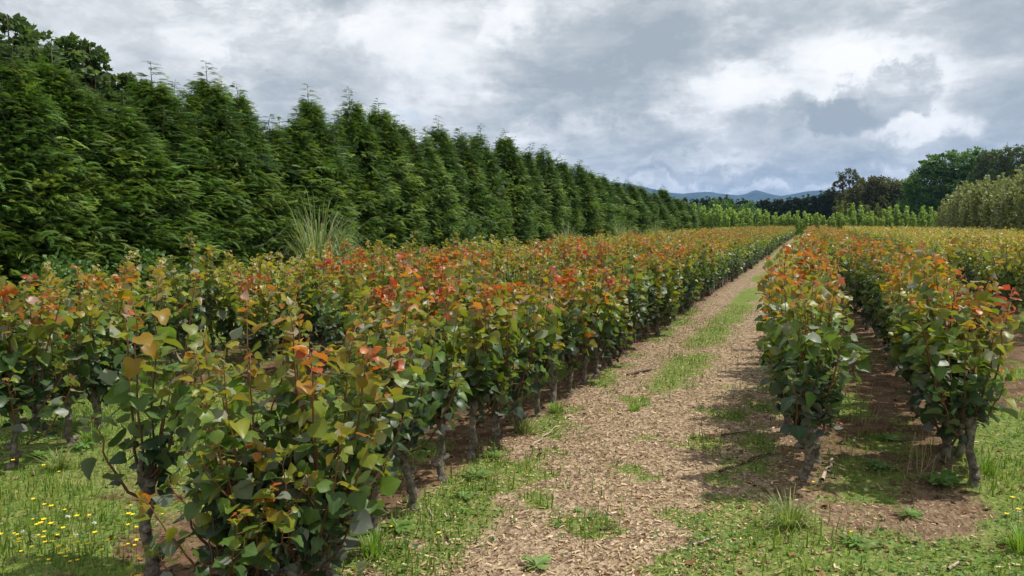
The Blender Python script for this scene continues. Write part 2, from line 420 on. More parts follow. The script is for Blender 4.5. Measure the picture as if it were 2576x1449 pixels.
p = k.new('ShaderNodeBsdfPrincipled'); k.l.new(c, p.inputs['Base Color']); p.inputs['Roughness'].default_value = .95; p.inputs['Specular IOR Level'].default_value = .1
bp = k.new('ShaderNodeBump'); bp.inputs['Strength'].default_value = .7; bp.inputs['Distance'].default_value = .02
k.l.new(k.math('ADD', na.outputs[0], vo.outputs['Distance']), bp.inputs['Height']); k.l.new(bp.outputs[0], p.inputs['Normal'])
out(k, p.outputs[0])
link('ground', g.mesh('ground', m), kind='structure', label='ground of wood chips, brown soil and weedy turf', category='ground')

# ------------------------------------------------------------------ hills
hp = [(1380, 470), (1450, 462), (1500, 452), (1550, 458), (1600, 466), (1640, 474), (1680, 484), (1715, 487), (1745, 485), (1775, 482), (1800, 486), (1830, 489), (1855, 492), (1878, 487), (1892, 481), (1904, 478), (1916, 481), (1940, 488), (1965, 493), (1990, 489), (2015, 484), (2045, 480), (2080, 478), (2120, 480), (2180, 474), (2300, 470), (2420, 478), (2600, 470), (2800, 480)]
m, k = mat('forested_hills'); ge = k.new('ShaderNodeNewGeometry')
nh = k.noise(ge.outputs['Position'], .006, 6, .6)
p = k.new('ShaderNodeBsdfPrincipled'); k.l.new(k.mix(k.smooth(nh.outputs[0], .35, .65), (.016, .026, .018), (.045, .06, .032)), p.inputs['Base Color'])
p.inputs['Roughness'].default_value = 1; p.inputs['Specular IOR Level'].default_value = 0
out(k, p.outputs[0])
hx = np.array([a for a, b in hp], float); hy = np.array([b for a, b in hp], float)
px = np.linspace(1380, 2800, 240); py = np.interp(px, hx, hy) + 2.2 * (fbm(px, px * 0, 26, 9, 3) - .5)
DZ = 6000.
top = np.array([at_depth(a, b, DZ) for a, b in zip(px, py)])
rows = []
fh = unit(np.array([FWD[0], FWD[1], 0.]))
for s_, f_ in ((-1500, -.02), (-1150, .22), (-800, .42), (-520, .63), (-300, .8), (-130, .93), (0, 1.), (140, .9), (400, .7), (900, .35), (1500, -.02)):
    q = top.copy(); q[:, :2] += fh[:2] * s_
    spur = fbm(q[:, 0], q[:, 1], 420, 31, 4) - .5
    q[:, 2] = np.where(s_ == 0, top[:, 2], top[:, 2] * np.clip(f_ + (.42 * spur if 0 < f_ < 1 else 0), -.02, .97))
    rows.append(q)
V = np.concatenate(rows); nr, ncx = len(rows), len(px); idx = np.arange(nr * ncx).reshape(nr, ncx)
F = np.stack([idx[:-1, :-1], idx[:-1, 1:], idx[1:, 1:], idx[1:, :-1]], -1).reshape(-1, 4)
g = Geo(); g.add(V, F); link('hills', g.mesh('hills', m), kind='structure', label='distant forested hills, blue with distance, behind the dark tree row', category='hills')

# ------------------------------------------------------------------ leaf templates
def leaf_template(fold, curl, wave, seed, coarse=False):
    rg = np.random.default_rng(seed)
    my = np.array([0., .16, .36, .58, .80, 1.02])
    ey = np.array([-.08, .06, .33, .62, .85]); ex = np.array([.24, .48, .55, .44, .20])
    if coarse: my = np.array([0., .4, 1.04]); ey = np.array([.0, .36]); ex = np.array([.36, .48])
    ex = ex * (1 + .09 * rg.normal(size=len(ex)))
    T = [(0, y, 0) for y in my]; F = []; nm = len(my)
    for sgn in (-1, 1):
        b = len(T)
        for x, y in zip(ex, ey): T.append((sgn * x * (1 + .07 * rg.normal()), y, x * fold + wave * rg.normal() * .5))
        ne = len(ex)
        tri = [(0, b, b + 1)]
        for i in range(ne - 1):
            tri += [(i, b + i, b + i + 1)] if i > 0 else []
            tri += [(i, b + i + 1, i + 1)]
        tri += [(ne - 1, b + ne - 1, ne)]
        for i in range(ne + 1, nm): tri += [(i - 1, b + ne - 1, i)]
        for t in tri: F.append(t if sgn > 0 else t[::-1])
    T = np.array(T, float); T[:, 2] -= curl * T[:, 1] ** 2
    return T, np.array(F), T[:, :2].copy()
LEAVES = [leaf_template(f, c, wv, i) for i, (f, c, wv) in enumerate([(.25, .12, .09), (.45, .28, .10), (.15, .45, .10), (.05, .10, .14), (-.18, .30, .10), (.65, .2, .08)])]
MIDLEAVES = [leaf_template(f, c, .05, 20 + i, True) for i, (f, c) in enumerate([(.3, .15), (.1, .3), (-.1, .1)])]
FT = np.array([(0, 0, 0), (.55, .42, .10), (0, 1.02, -.1), (-.55, .42, .10)], float); FF = np.array([(0, 1, 2), (0, 2, 3)]); FUV = FT[:, :2] * np.array([1, 1])

# ------------------------------------------------------------------ poplar shrubs
PAL = {
 'red':    [(.0, (.030, .062, .034)), (.34, (.050, .105, .030)), (.54, (.095, .18, .022)), (.74, (.185, .23, .020)), (.90, (.27, .225, .018)), (1.02, (.40, .165, .020)), (1.13, (.42, .09, .018)), (1.30, (.34, .04, .018))],
 'yellow': [(.0, (.036, .075, .032)), (.30, (.060, .125, .026)), (.50, (.12, .20, .026)), (.68, (.23, .27, .034)), (.86, (.32, .33, .05)), (1.0, (.38, .32, .06)), (1.2, (.42, .22, .045))],
}
def palette(name, a):
    st = PAL[name]; xs_ = [s[0] for s in st]
    return np.stack([np.interp(a, xs_, [s[1][j] for s in st]) for j in range(3)], -1)
def gen_shrub(seed, pal, h=1.3, trunk_h=.45, n=9, spread=.26, dens=1.0, nlow=3, lowz=.16, lows=1.25):
    rg = np.random.default_rng(seed)
    S = {}; tint = rg.normal() * .08 - .015
    lean = rg.normal(size=2) * .035
    tz = np.array([-.06, 0, .03, .1, .2, .3, .38, .43, .46]) * trunk_h / .45
    tp = np.stack([lean[0] * tz * 2 + .012 * rg.normal(size=9), lean[1] * tz * 2 + .012 * rg.normal(size=9), tz], -1)
    r0 = rg.uniform(.023, .030)
    tr = r0 * np.array([1.5, 1.3, 1.12, 1.0, .97, 1.05, 1.3, 1.6, 1.1]) * (1 + .06 * rg.normal(size=9))
    # refine the trunk path and add knots
    tt = np.linspace(0, 8, 22); tp2 = np.stack([np.interp(tt, range(9), tp[:, j]) for j in range(3)], -1); tr2 = np.interp(tt, range(9), tr)
    g = Geo(); add_tube(g, tp2, tr2, 10, .07, rg)
    for _ in range(5):
        a = rg.uniform(0, 6.28); i = rg.integers(6, 20); d = np.array([math.cos(a), math.sin(a), .35])
        b = tp2[i] + d * tr2[i] * .6
        add_tube(g, [b, b + d * .025, b + d * .045], [.024, .021, .012], 7, .1, rg)
    S['trunk'] = g; S['shoots'] = []; S['scol'] = []
    P, Y, NR, SZ, CL, AX = [], [], [], [], [], []
    head = tp2[-2]
    for i in range(n):
        a = 2.399 * i + rg.uniform(-.5, .5); low = i >= n - nlow
        o = np.array([math.cos(a), math.sin(a), 0.])
        L = (h - trunk_h) * (rg.uniform(.80, 1.06) if not low else rg.uniform(.38, .6)); Rr = spread * rg.uniform(.25, 1.0) * (lows if low else 1)
        z0 = head[2] - (rg.uniform(0, .10) if not low else rg.uniform(.02, lowz))
        t = np.linspace(0, 1, 9)
        wig = np.cumsum(rg.normal(size=(9, 2)) * .010, 0)
        pth = np.stack([head[0] + o[0] * (.03 + Rr * t ** .62) + wig[:, 0], head[1] + o[1] * (.03 + Rr * t ** .62) + wig[:, 1], z0 + L * (t ** 1.15)], -1)
        sg = Geo(); rad = np.interp(t, [0, .8, 1], [.0080, .0035, .0015]) * rg.uniform(.85, 1.15)
        c = np.array([.085, .045, .03])[None] * (1 - t)[:, None] + np.array([.20, .085, .035])[None] * t[:, None]
        add_tube(sg, pth, rad, 5, col=np.concatenate([np.repeat(c, 5, 0), c[-1:]]))
        S['shoots'].append(sg)
        nl = int(L / .0235 * dens)
        tl = np.concatenate([np.linspace(.05, 1.0, nl - 5), rg.uniform(.9, 1.0, 5)]) + rg.normal(size=nl) * .01; tl = np.clip(tl, .03, 1)
        base = np.stack([np.interp(tl, t, pth[:, j]) for j in range(3)], -1)
        ang = 2.399 * np.arange(nl) + rg.uniform(0, 6.28) + rg.normal(size=nl) * .35
        young = sstep(tl, .72, 1.0)
        pit = rg.normal(size=nl) * .50 - .28 + 1.0 * young * rg.uniform(.2, 1.1, nl)
        od = np.stack([np.cos(ang), np.sin(ang), 0 * ang], -1)
        od2 = unit(od + .35 * o)          # leaves turn out of the bush
        yv = np.stack([od2[:, 0] * np.cos(pit), od2[:, 1] * np.cos(pit), np.sin(pit)], -1)
        nv = np.stack([0 * ang, 0 * ang, 1 + 0 * ang], -1) + .25 * od2 + rg.normal(size=(nl, 3)) * .48
        flip = rg.random(nl) < .11; nv[flip] *= -1
        sz = (.074 + .018 * rg.normal(size=nl)) * (1 - .48 * young) * (1 - .12 * (tl < .2)); sz = np.clip(sz, .024, .125)
        pet = od2 * (.045 * (1 - .6 * young) * rg.uniform(.6, 1.3, nl))[:, None] + np.array([0, 0, .012])
        age = tl * .88 + .10 * (base[:, 2] / h) - .03 + rg.normal(size=nl) * .12 - (.16 if low else 0) + rg.normal() * .06 + tint
        cl = palette(pal, age) * (1 + .14 * rg.normal(size=(nl, 1)))
        AX.append(base); P.append(base + pet); Y.append(yv); NR.append(nv); SZ.append(sz); CL.append(np.clip(cl, .008, .7))
    S['L'] = [np.concatenate(z) for z in (P, Y, NR, SZ, CL, AX)]
    return S
def foliage(S, lod=0, frac=1.0, grow=1.0, rg=None):
    P, Y, NR, SZ, CL, AX = S['L']; g = Geo(); n = len(P)
    if lod == 0:
        var = np.arange(n) % len(LEAVES); va = np.random.default_rng(n).permutation(var)
        for i, (T, F, uv) in enumerate(LEAVES):
            s = va == i; sz = np.stack([SZ[s] * .96, SZ[s], SZ[s]], -1)
            place(g, T, F, P[s], Y[s], NR[s], sz, CL[s], uv)
        # petioles
        d = P - AX; side = unit(np.cross(d, np.array([.2, .3, 1.]))) * .0016
        v = np.stack([AX - side, AX + side, P + side, P - side], 1).reshape(-1, 3)
        g.add(v, np.arange(4 * n).reshape(-1, 4), (.30, .13, .05), mat=1)
    elif lod == 1:
        va = np.random.default_rng(n).integers(0, 3, n)
        for i, (T, F, uv) in enumerate(MIDLEAVES):
            s = va == i; place(g, T, F, P[s], Y[s], NR[s], SZ[s], CL[s], uv)
    else:
        s = (rg.random(n) if rg is not None else np.random.default_rng(n).random(n)) < frac
        place(g, FT, FF, P[s], Y[s], NR[s], SZ[s] * grow, CL[s], FUV)
    return g
class Proto: pass
def make_proto(seed, pal, **kw):
    p = Proto(); p.S = gen_shrub(seed, pal, **kw); p.pal = pal
    p.trunk = p.S['trunk'].mesh('trunk', M_BARK)
    p.shoots = [s.mesh('shoot', M_SHOOT) for s in p.S['shoots']]
    p.leaf = foliage(p.S).mesh('foliage', [M_POP, M_SHOOT], True)
    sg = Geo()
    for s in p.S['shoots']: sg.merge(s)
    p.stems = sg.mesh('stem', M_SHOOT)
    return p
NEAR = [make_proto(100 + i, 'red', h=random.uniform(1.22, 1.36), n=random.choice((11, 12, 13)), spread=random.uniform(.25, .34), nlow=4, lowz=random.uniform(.18, .32)) for i in range(10)]
NLOW = [make_proto(150 + i, 'red', h=random.uniform(1.22, 1.36), trunk_h=.40, n=random.choice((14, 15)), spread=random.uniform(.28, .36), nlow=6, lowz=.34, lows=1.15) for i in range(7)]
SLIM = [make_proto(170 + i, 'red', h=random.uniform(1.24, 1.38), trunk_h=.41, n=11, spread=random.uniform(.18, .24), nlow=4, lowz=.3, lows=1.1) for i in range(6)]
YEL = [make_proto(200 + i, 'yellow', h=random.uniform(1.22, 1.34), n=12, spread=random.uniform(.26, .34), nlow=4, lowz=.28) for i in range(5)]
MIXED = [make_proto(300 + i, 'yellow', h=random.uniform(1.18, 1.28), n=11, spread=.28, nlow=3, lowz=.24) for i in range(2)]
SPECIAL = {
 'lone': make_proto(411, 'red', h=1.46, trunk_h=.52, n=7, spread=.22, dens=.85),
 'front': make_proto(412, 'red', h=1.22, trunk_h=.30, n=20, spread=.42, nlow=10, lowz=.27, lows=1.3),
 'front2': make_proto(413, 'red', h=1.24, trunk_h=.36, n=18, spread=.38, nlow=8, lowz=.30, lows=1.2),
 'front3': make_proto(416, 'red', h=.95, trunk_h=.28, n=16, spread=.36, nlow=9, lowz=.24, lows=1.1),
 'front4': make_proto(417, 'red', h=.80, trunk_h=.26, n=15, spread=.40, nlow=11, lowz=.22, lows=1.1),
 'pair': make_proto(414, 'red', h=1.32, trunk_h=.44, n=12, spread=.25, nlow=5, lowz=.2),
 'right': make_proto(415, 'red', h=1.24, trunk_h=.47, n=14, spread=.32, nlow=5, lowz=.2),
}
ORD = ['first', 'second', 'third', 'fourth', 'fifth', 'sixth', 'seventh', 'eighth', 'ninth', 'tenth', 'eleventh', 'twelfth', 'thirteenth', 'fourteenth', 'fifteenth', 'sixteenth', 'seventeenth', 'eighteenth', 'nineteenth', 'twentieth']
plants = []   # x, y, row, order in row, proto, height scale, pal
def row_plants(key, X, pts, y0, y1, step, protos, hs=(.86, 1.12), jx=.07):
    L = []
    for (px_, py_, pr, s) in pts:
        q = ground(px_, py_); L.append((q[0], q[1], pr, s))
    y = y0
    while y < y1:
        L.append((X + rng.normal() * jx, y, random.choice(protos) if protos else None, random.uniform(*hs))); y += step * random.uniform(.8, 1.2)
    for i, (x, yy, pr, s) in enumerate(L): plants.append([x, yy, key, i, pr, s])
S_ = SPECIAL
row_plants('L1', -2.17, [(640, 1478, S_['front'], 1.0), (822, 1462, S_['front2'], 1.02), (745, 1530, S_['front3'], .92), (560, 1560, S_['front4'], .80), (940, 1358, NEAR[0], .9), (1035, 1292, NEAR[1], .94), (1110, 1222, NEAR[2], .95), (1185, 1162, NEAR[3], .97), (1245, 1124, NEAR[4], .98), (1305, 1086, NEAR[5], 1.0), (1350, 1050, NEAR[6], 1.0), (1395, 1014, NEAR[7], 1.0), (1440, 992, NEAR[8], 1.), (1468, 972, NEAR[9], 1.), (1500, 955, NEAR[0], 1.)], 8.2, 93, .42, NLOW)
row_plants('L2', -3.12, [(380, 1444, S_['lone'], 1.0)], 5.0, 93, .40, NLOW + NEAR)
row_plants('L3', -4.12, [], 6.3, 93, .40, NEAR + NLOW)
row_plants('L4', -5.10, [(28, 1180, NEAR[3], 1.0), (176, 1128, NEAR[6], 1.0), (-70, 1205, NEAR[1], 1.0), (95, 1085, NLOW[2], 1.0), (250, 1075, NLOW[4], 1.0)], 6.2, 92, .43, NEAR)
row_plants('L5', -6.15, [], 5.6, 90, .43, MIXED + NEAR[:3] + MIXED)
row_plants('L6', -7.1, [], 5.6, 86, .46, MIXED)
row_plants('R1', -.03, [(2028, 1212, S_['pair'], 1.0), (2056, 1168, NEAR[5], 1.0)], 5.9, 93, .42, SLIM)
row_plants('R2', .95, [(2446, 1226, S_['right'], 1.0), (2404, 1150, NEAR[8], .98)], 5.9, 92, .42, SLIM)
for j, X in enumerate((3.4, 4.45, 5.5, 6.55, 7.6, 8.65, 9.7)):
    row_plants('Y%d' % (j + 1), X, [], 12.2 + .3 * j, 92 - 4.5 * j, .45, YEL, (.95, 1.12))
ROWTXT = {'L1': 'row on the left path edge', 'L2': 'second row left of the path', 'L3': 'third row left of the path', 'L4': 'fourth row left of the path',
          'L5': 'fifth row left of the path', 'L6': 'outermost row below the hedge', 'R1': 'row on the right path edge', 'R2': 'second row right of the path'}
for p in plants:
    x, y = p[0], p[1]; u, v_, zz = to_px((x, y, .8)); p.append(zz)
    p.append(-260 < u < 2576 + 260 and zz > 1.2)
vis = [p for p in plants if p[7]]
far_y = sorted([p for p in vis if p[2][0] == 'Y'], key=lambda p: p[6])
reds = sorted([p for p in vis if p[2][0] != 'Y'], key=lambda p: p[6])
near_set = reds[:236] + far_y[:60]
rest_r = reds[236:]; rest_y = far_y[60:]
cnt = 0
def shrub_label(key, i, pr):
    if pr is S_['lone']: return 'thin orange tipped poplar shrub standing alone on a bare pale trunk beside the buttercups'
    if pr is S_['front']: return 'low bushy poplar shrub with leaves down to the ground, nearest to the camera'
    if pr is S_['front3']: return 'low leafy poplar shrub tucked in front of the first bushy shrubs by the path'
    if pr is S_['front4']: return 'lowest leafy poplar shrub at the bottom edge, right of the bare pale trunk'
    if pr is S_['front2']: return f'bushy poplar shrub, {ORD[i]} in the row on the left path edge' if i == 1 else f'bushy poplar shrub, {ORD[i]} in the row on the left path edge'
    if pr is S_['pair']: return 'orange tipped poplar shrub at the near end of the right path edge row'
    if pr is S_['right']: return 'broad poplar shrub on a thick trunk, nearest in the second row right of path'
    if key[0] == 'Y': return 'yellow green poplar shrub standing near the front of the right hand block'
    if i < 14 and key in ('L1', 'R1', 'R2'): return f'orange tipped poplar shrub, {ORD[i]} from near end of {ROWTXT[key]}'
    if i < 2 and key in ('L4',): return f'dark trunked poplar shrub, {ORD[i]} from near end of {ROWTXT[key]}'
    col_ = 'taller yellow tipped' if key == 'L6' else 'orange tipped'
    return f'{col_} poplar shrub in the near part of the {ROWTXT[key]}'
for (x, y, key, i, pr, s, zz, ok) in near_set:
    rz = rng.uniform(0, 6.28)
    if pr is S_['lone']: rz = .6
    grp = 'yellow green poplar shrubs in the right hand block' if key[0] == 'Y' else 'orange tipped poplar shrubs in the ' + ROWTXT[key]
    root = link('poplar_shrub', None, None, (x, y, gz(np.array(x), np.array(y))), rz, s, label=shrub_label(key, i, pr), category='shrub', group=grp)
    link('trunk', pr.trunk, root)
    if cnt < 60:
        for sm in pr.shoots: link('shoot', sm, root)
    else: link('stem', pr.stems, root)
    link('foliage', pr.leaf, root)
    cnt += 1
def rotm(a, s): c, d = math.cos(a) * s, math.sin(a) * s; return np.array([[c, -d, 0], [d, c, 0], [0, 0, s]])
def mass(lst, name, label, lods):
    g = Geo()
    for (x, y, key, i, pr, s, zz, ok) in lst:
        tier = 0 if zz < 34 else 1 if zz < 60 else 2
        if not hasattr(pr, 'far'): pr.far = {}
        ck = (tier, random.randrange(3))
        if ck not in pr.far: pr.far[ck] = foliage(pr.S, 2, (.72, .45, .3)[tier], (1.08, 1.3, 1.55)[tier], rng)
        M = (rotm(rng.uniform(0, 6.28), s), np.array([x, y, 0.]))
        g.merge(pr.far[ck], M, rng.uniform(.88, 1.12))
        if zz < 45:
            t2 = Geo(); add_tube(t2, [(0, 0, -.03), (0, 0, .46)], [.05, .055], 5, mat=1); g.merge(t2, M)
    o = link(name, g.mesh(name, [M_POP, M_BARK]), kind='stuff', label=label, category='shrubs')
mass(rest_r, 'poplar_shrubbery', 'far part of the orange tipped poplar rows on both sides of the path', None)
mass(rest_y, 'poplar_shrubbery', 'far part of the yellow green poplar rows in the right hand block', None)

# ------------------------------------------------------------------ cypress hedge
def spray_template(seed, nlf=9):
    rg = np.random.default_rng(seed); V, F, Cc = [], [], []
    def ax(y): return np.array([.05 * math.sin(3 * y + seed), y, .16 * y - .42 * y * y])
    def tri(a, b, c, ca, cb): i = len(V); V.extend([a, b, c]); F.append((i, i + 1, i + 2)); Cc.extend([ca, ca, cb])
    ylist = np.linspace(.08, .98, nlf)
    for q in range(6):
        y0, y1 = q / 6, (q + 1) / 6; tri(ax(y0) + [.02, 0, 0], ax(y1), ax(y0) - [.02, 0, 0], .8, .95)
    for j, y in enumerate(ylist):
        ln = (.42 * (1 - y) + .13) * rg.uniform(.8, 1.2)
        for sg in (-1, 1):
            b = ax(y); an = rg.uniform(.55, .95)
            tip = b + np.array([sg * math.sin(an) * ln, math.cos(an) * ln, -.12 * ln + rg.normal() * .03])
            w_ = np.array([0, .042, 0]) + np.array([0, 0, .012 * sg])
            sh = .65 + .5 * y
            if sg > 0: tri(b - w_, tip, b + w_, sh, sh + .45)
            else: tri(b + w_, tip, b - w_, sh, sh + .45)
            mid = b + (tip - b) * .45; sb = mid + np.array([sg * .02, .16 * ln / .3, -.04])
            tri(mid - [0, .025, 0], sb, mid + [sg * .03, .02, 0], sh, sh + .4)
    return np.array(V), np.array(F), np.repeat(np.array(Cc)[:, None], 3, 1)
SPR = [spray_template(i) for i in range(4)]
def put_sprays(g, P, Y, Nn, sz, col, seed=0, mat=0):
    va = np.random.default_rng(seed + len(P)).integers(0, len(SPR), len(P))
    for i, (T, F, cT) in enumerate(SPR):
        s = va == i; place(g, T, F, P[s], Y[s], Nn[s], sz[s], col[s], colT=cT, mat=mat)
def gen_cypress(seed, H=4.6, body=.80, rmax=1.0, spires=2):
    rg = np.random.default_rng(seed); g = Geo()
    Hb = H * body; HB = body
    P, Y, Nn, SZ, CL = [], [], [], [], []
    nb = 360
    z = Hb * (1 - rg.random(nb) ** 1.05 * .99); z = np.sort(z); az = rg.uniform(0, 6.28, nb)
    prof = rmax * np.interp(z / Hb, [0, .1, .45, .62, .75, .88, 1.0], [.95, 1.03, 1.03, .92, .64, .30, .06])
    lump = 1 + .30 * (fbm(az * 1.6 + 20, z * 1.3, 1.0, seed, 3) - .5) * 2
    r = prof * lump * rg.uniform(.86, 1.08, nb)
    for i in range(nb):
        o = np.array([math.cos(az[i]), math.sin(az[i]), 0]); tip = np.array([o[0] * r[i], o[1] * r[i], z[i]])
        n = int(rg.integers(15, 22)); t = rg.uniform(.55, 1.0, n) ** .8; t[0] = 1
        side = np.array([-o[1], o[0], 0])
        bp = tip * np.array([t, t, np.ones(n)]).T + np.array([0, 0, -.30])[None] * (1 - t)[:, None] + side * rg.normal(size=(n, 1)) * .13 + np.array([0, 0, 1]) * rg.normal(size=(n, 1)) * .085
        yv = o + side * rg.normal(size=(n, 1)) * .75 + np.array([0, 0, 1]) * (rg.normal(size=(n, 1)) * .34 + .16)
        nv = np.array([0, 0, 1.]) + .45 * o + rg.normal(size=(n, 3)) * .25
        tone = rg.uniform(.65, 1.35)
        base = np.array([.10, .19, .034]) if rg.random() < .60 else np.array([.175, .25, .042])
        P.append(bp); Y.append(yv); Nn.append(nv); SZ.append(rg.uniform(.12, .23, n)); CL.append(np.repeat(base[None], n, 0) * tone * rg.uniform(.8, 1.2, (n, 1)))
    # leaders: upright shoots with sparse drooping side sprays
    stems = Geo()
    for q in range(spires):
        a = rg.uniform(0, 6.28); rr = 0 if q == 0 else rg.uniform(.25, .6); hh = H if q == 0 else H * rg.uniform(.76, .96)
        b0 = np.array([rr * math.cos(a), rr * math.sin(a), Hb * (.84 if q == 0 else .66)]); tp = np.array([b0[0] + rg.normal() * .12, b0[1] + rg.normal() * .12, hh])
        t = np.linspace(0, 1, 6); pth = b0 + (tp - b0) * t[:, None] + np.concatenate([np.zeros((1, 3)), rg.normal(size=(5, 3)) * .012])
        add_tube(stems, pth, np.interp(t, [0, 1], [.018, .003]), 5, col=(.10, .11, .05))
        n = int((hh - b0[2]) / .0065)
        tl = rg.random(n) ** 1.9; az2 = rg.uniform(0, 6.28, n)
        o = np.stack([np.cos(az2), np.sin(az2), 0 * az2], -1)
        c0 = b0 + (tp - b0) * tl[:, None]; el = rg.uniform(0, 1, n) ** .7 * .44 * (1 - tl) ** 1.15 + .01
        P.append(c0 + o * el[:, None]); Y.append(o + np.array([0, 0, .25])); Nn.append(np.array([0, 0, 1.]) + .2 * o + rg.normal(size=(n, 3)) * .2)
        SZ.append((.12 + .12 * (1 - tl)) * rg.uniform(.8, 1.2, n)); CL.append(np.array([.075, .135, .045]) * rg.uniform(.8, 1.3, (n, 1)))
    P, Y, Nn, SZ, CL = [np.concatenate(q) for q in (P, Y, Nn, SZ, CL)]
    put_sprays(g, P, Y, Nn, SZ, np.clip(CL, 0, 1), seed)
    # inner dark twiggy mass keeps the middle closed
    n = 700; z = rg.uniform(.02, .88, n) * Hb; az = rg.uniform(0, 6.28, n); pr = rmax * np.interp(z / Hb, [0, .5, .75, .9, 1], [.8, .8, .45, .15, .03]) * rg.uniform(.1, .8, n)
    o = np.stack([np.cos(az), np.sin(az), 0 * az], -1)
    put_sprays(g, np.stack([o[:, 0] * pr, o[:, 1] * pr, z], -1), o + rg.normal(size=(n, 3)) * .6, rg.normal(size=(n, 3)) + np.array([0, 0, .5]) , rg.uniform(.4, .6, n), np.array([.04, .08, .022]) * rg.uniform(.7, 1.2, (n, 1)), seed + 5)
    tk = Geo(); add_tube(tk, [(0, 0, -.1), (.02, 0, 1.2), (0, .03, Hb * .6), (0, 0, Hb * .9)], [.13, .10, .06, .02], 8, .05, rg)
    tk.merge(stems)
    return tk.mesh('trunk', M_TRUNK), g.mesh('crown', M_CON)
CYP = [gen_cypress(500 + i, 4.6, (.91, .93, .89, .93, .90, .92)[i], (1.0, 1.1, .95, 1.05, 1.1, 1.0)[i], (3, 5, 3, 4, 2, 4)[i]) for i in range(6)]
HX = -11.2
peaks = [(-420, 40), (-290, 60), (-180, 80), (-80, 70), (20, 95), (120, 120), (200, 190), (290, 235), (385, 150), (460, 205), (525, 150), (590, 205), (672, 292), (735, 275), (780, 210), (832, 290), (885, 222), (955, 250), (1010, 285), (1060, 325), (1105, 290), (1155, 320), (1203, 312), (1272, 325), (1320, 360), (1368, 362), (1412, 385), (1450, 402), (1480, 415), (1512, 432), (1545, 446), (1580, 452), (1612, 458), (1640, 478), (1668, 464), (1700, 492), (1722, 500)]
nord = 0
for i, (a, b) in enumerate(peaks):
    q = at_x(a, b, HX + rng.normal() * .15); tk, cr = CYP[i % 6] if b not in (464, 150, 210) else CYP[2]
    s = (q[2]) / 4.6
    inv = a > 0
    lab = f'tall dark green cypress of the long hedge, {ORD[nord]} along it from the left edge' if (inv and nord < 16) else 'dark green cypress in the far end of the long hedge' if inv else 'dark green cypress at the near end of the long hedge'
    if inv: nord += 1
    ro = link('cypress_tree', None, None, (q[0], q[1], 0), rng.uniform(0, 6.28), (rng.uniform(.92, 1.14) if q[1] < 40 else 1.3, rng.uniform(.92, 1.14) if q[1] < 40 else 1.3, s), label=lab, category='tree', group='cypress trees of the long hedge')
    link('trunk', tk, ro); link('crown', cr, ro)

# ------------------------------------------------------------------ broadleaf trees
def gen_tree(seed, lobes, n_clump, per, leaf, cols, trunk_r=.2, trunk_h=2., elong=1.0, up=.25, wind=(0, 0), stretch=(1, 1, 1), droop=0., clr=.28, matl=None):
    """lobes: (cx, cy, cz, rx, ry, rz). Clumps of leaves sit through the outer half of each lobe."""
    rg = np.random.default_rng(seed); g = Geo(); tk = Geo()
    A = np.array(lobes, float); vol = A[:, 3] * A[:, 4] * A[:, 5]; pick = rg.choice(len(A), n_clump, p=vol ** .67 / (vol ** .67).sum())
    d = unit(rg.normal(size=(n_clump, 3))); rr = rg.uniform(.45, 1.0, n_clump) ** .6
    c = A[pick, :3] + d * A[pick, 3:] * rr[:, None]
    c[:, 0] += wind[0] * np.maximum(0, c[:, 2]); c[:, 1] += wind[1] * np.maximum(0, c[:, 2])
    crad = clr * (A[pick, 3:].mean(1)) * rg.uniform(.55, 1.2, n_clump)
    N_ = n_clump * per; ci = np.repeat(np.arange(n_clump), per)
    off = unit(rg.normal(size=(N_, 3))) * (rg.random((N_, 1)) ** .5) * np.array([1, 1, .75]); P = c[ci] + off * crad[ci, None]
    P[:, 2] = np.maximum(P[:, 2], .12)
    Y = off + d[ci] * .6 + rg.normal(size=(N_, 3)) * .6 + np.array([wind[0] * 3, wind[1] * 3, up - droop])
    Nn = d[ci] * .5 + np.array([0, 0, .8]) + rg.normal(size=(N_, 3)) * .5
    cc = np.asarray(cols, float); mixv = np.clip(rg.random(n_clump) + rg.normal(size=n_clump) * .15, 0, .999)
    cl = cc[(mixv * len(cc)).astype(int)][ci] * rg.uniform(.75, 1.25, (N_, 1))
    sz = leaf * rg.uniform(.7, 1.3, N_); place(g, FT, FF, P, Y, Nn, np.stack([sz / elong, sz, sz], -1), np.clip(cl, 0, 1), FUV)
    zc = A[:, 2].max()
    add_tube(tk, [(0, 0, -.1), (.03, 0, trunk_h * .5), (0, 0, trunk_h)], [trunk_r * 1.3, trunk_r, trunk_r * .8], 8, .05, rg)
    for L in A:
        t = np.array([0, 0, trunk_h * .85]); e = L[:3]; mid = (t + e) / 2 + rg.normal(size=3) * .1 * L[3]
        add_tube(tk, [t, mid, e, e + (e - mid) * .5], [trunk_r * .6, trunk_r * .4, trunk_r * .25, trunk_r * .06], 6)
        for _ in range(3):
            e2 = e + unit(rg.normal(size=3)) * L[3:] * .8; add_tube(tk, [mid, (mid + e2) / 2 + rg.normal(size=3) * .08 * L[3], e2], [trunk_r * .3, trunk_r * .18, trunk_r * .04], 5)
    return tk.mesh('trunk', M_TRUNK), g.mesh('crown', matl or M_TREE)
def tree(name, pair, loc, label, rz=0., sc=1., group=None, category='tree'):
    ro = link(name, None, None, loc, rz, sc, label=label, category=category, group=group)
    link('trunk', pair[0], ro); link('crown', pair[1], ro); return ro
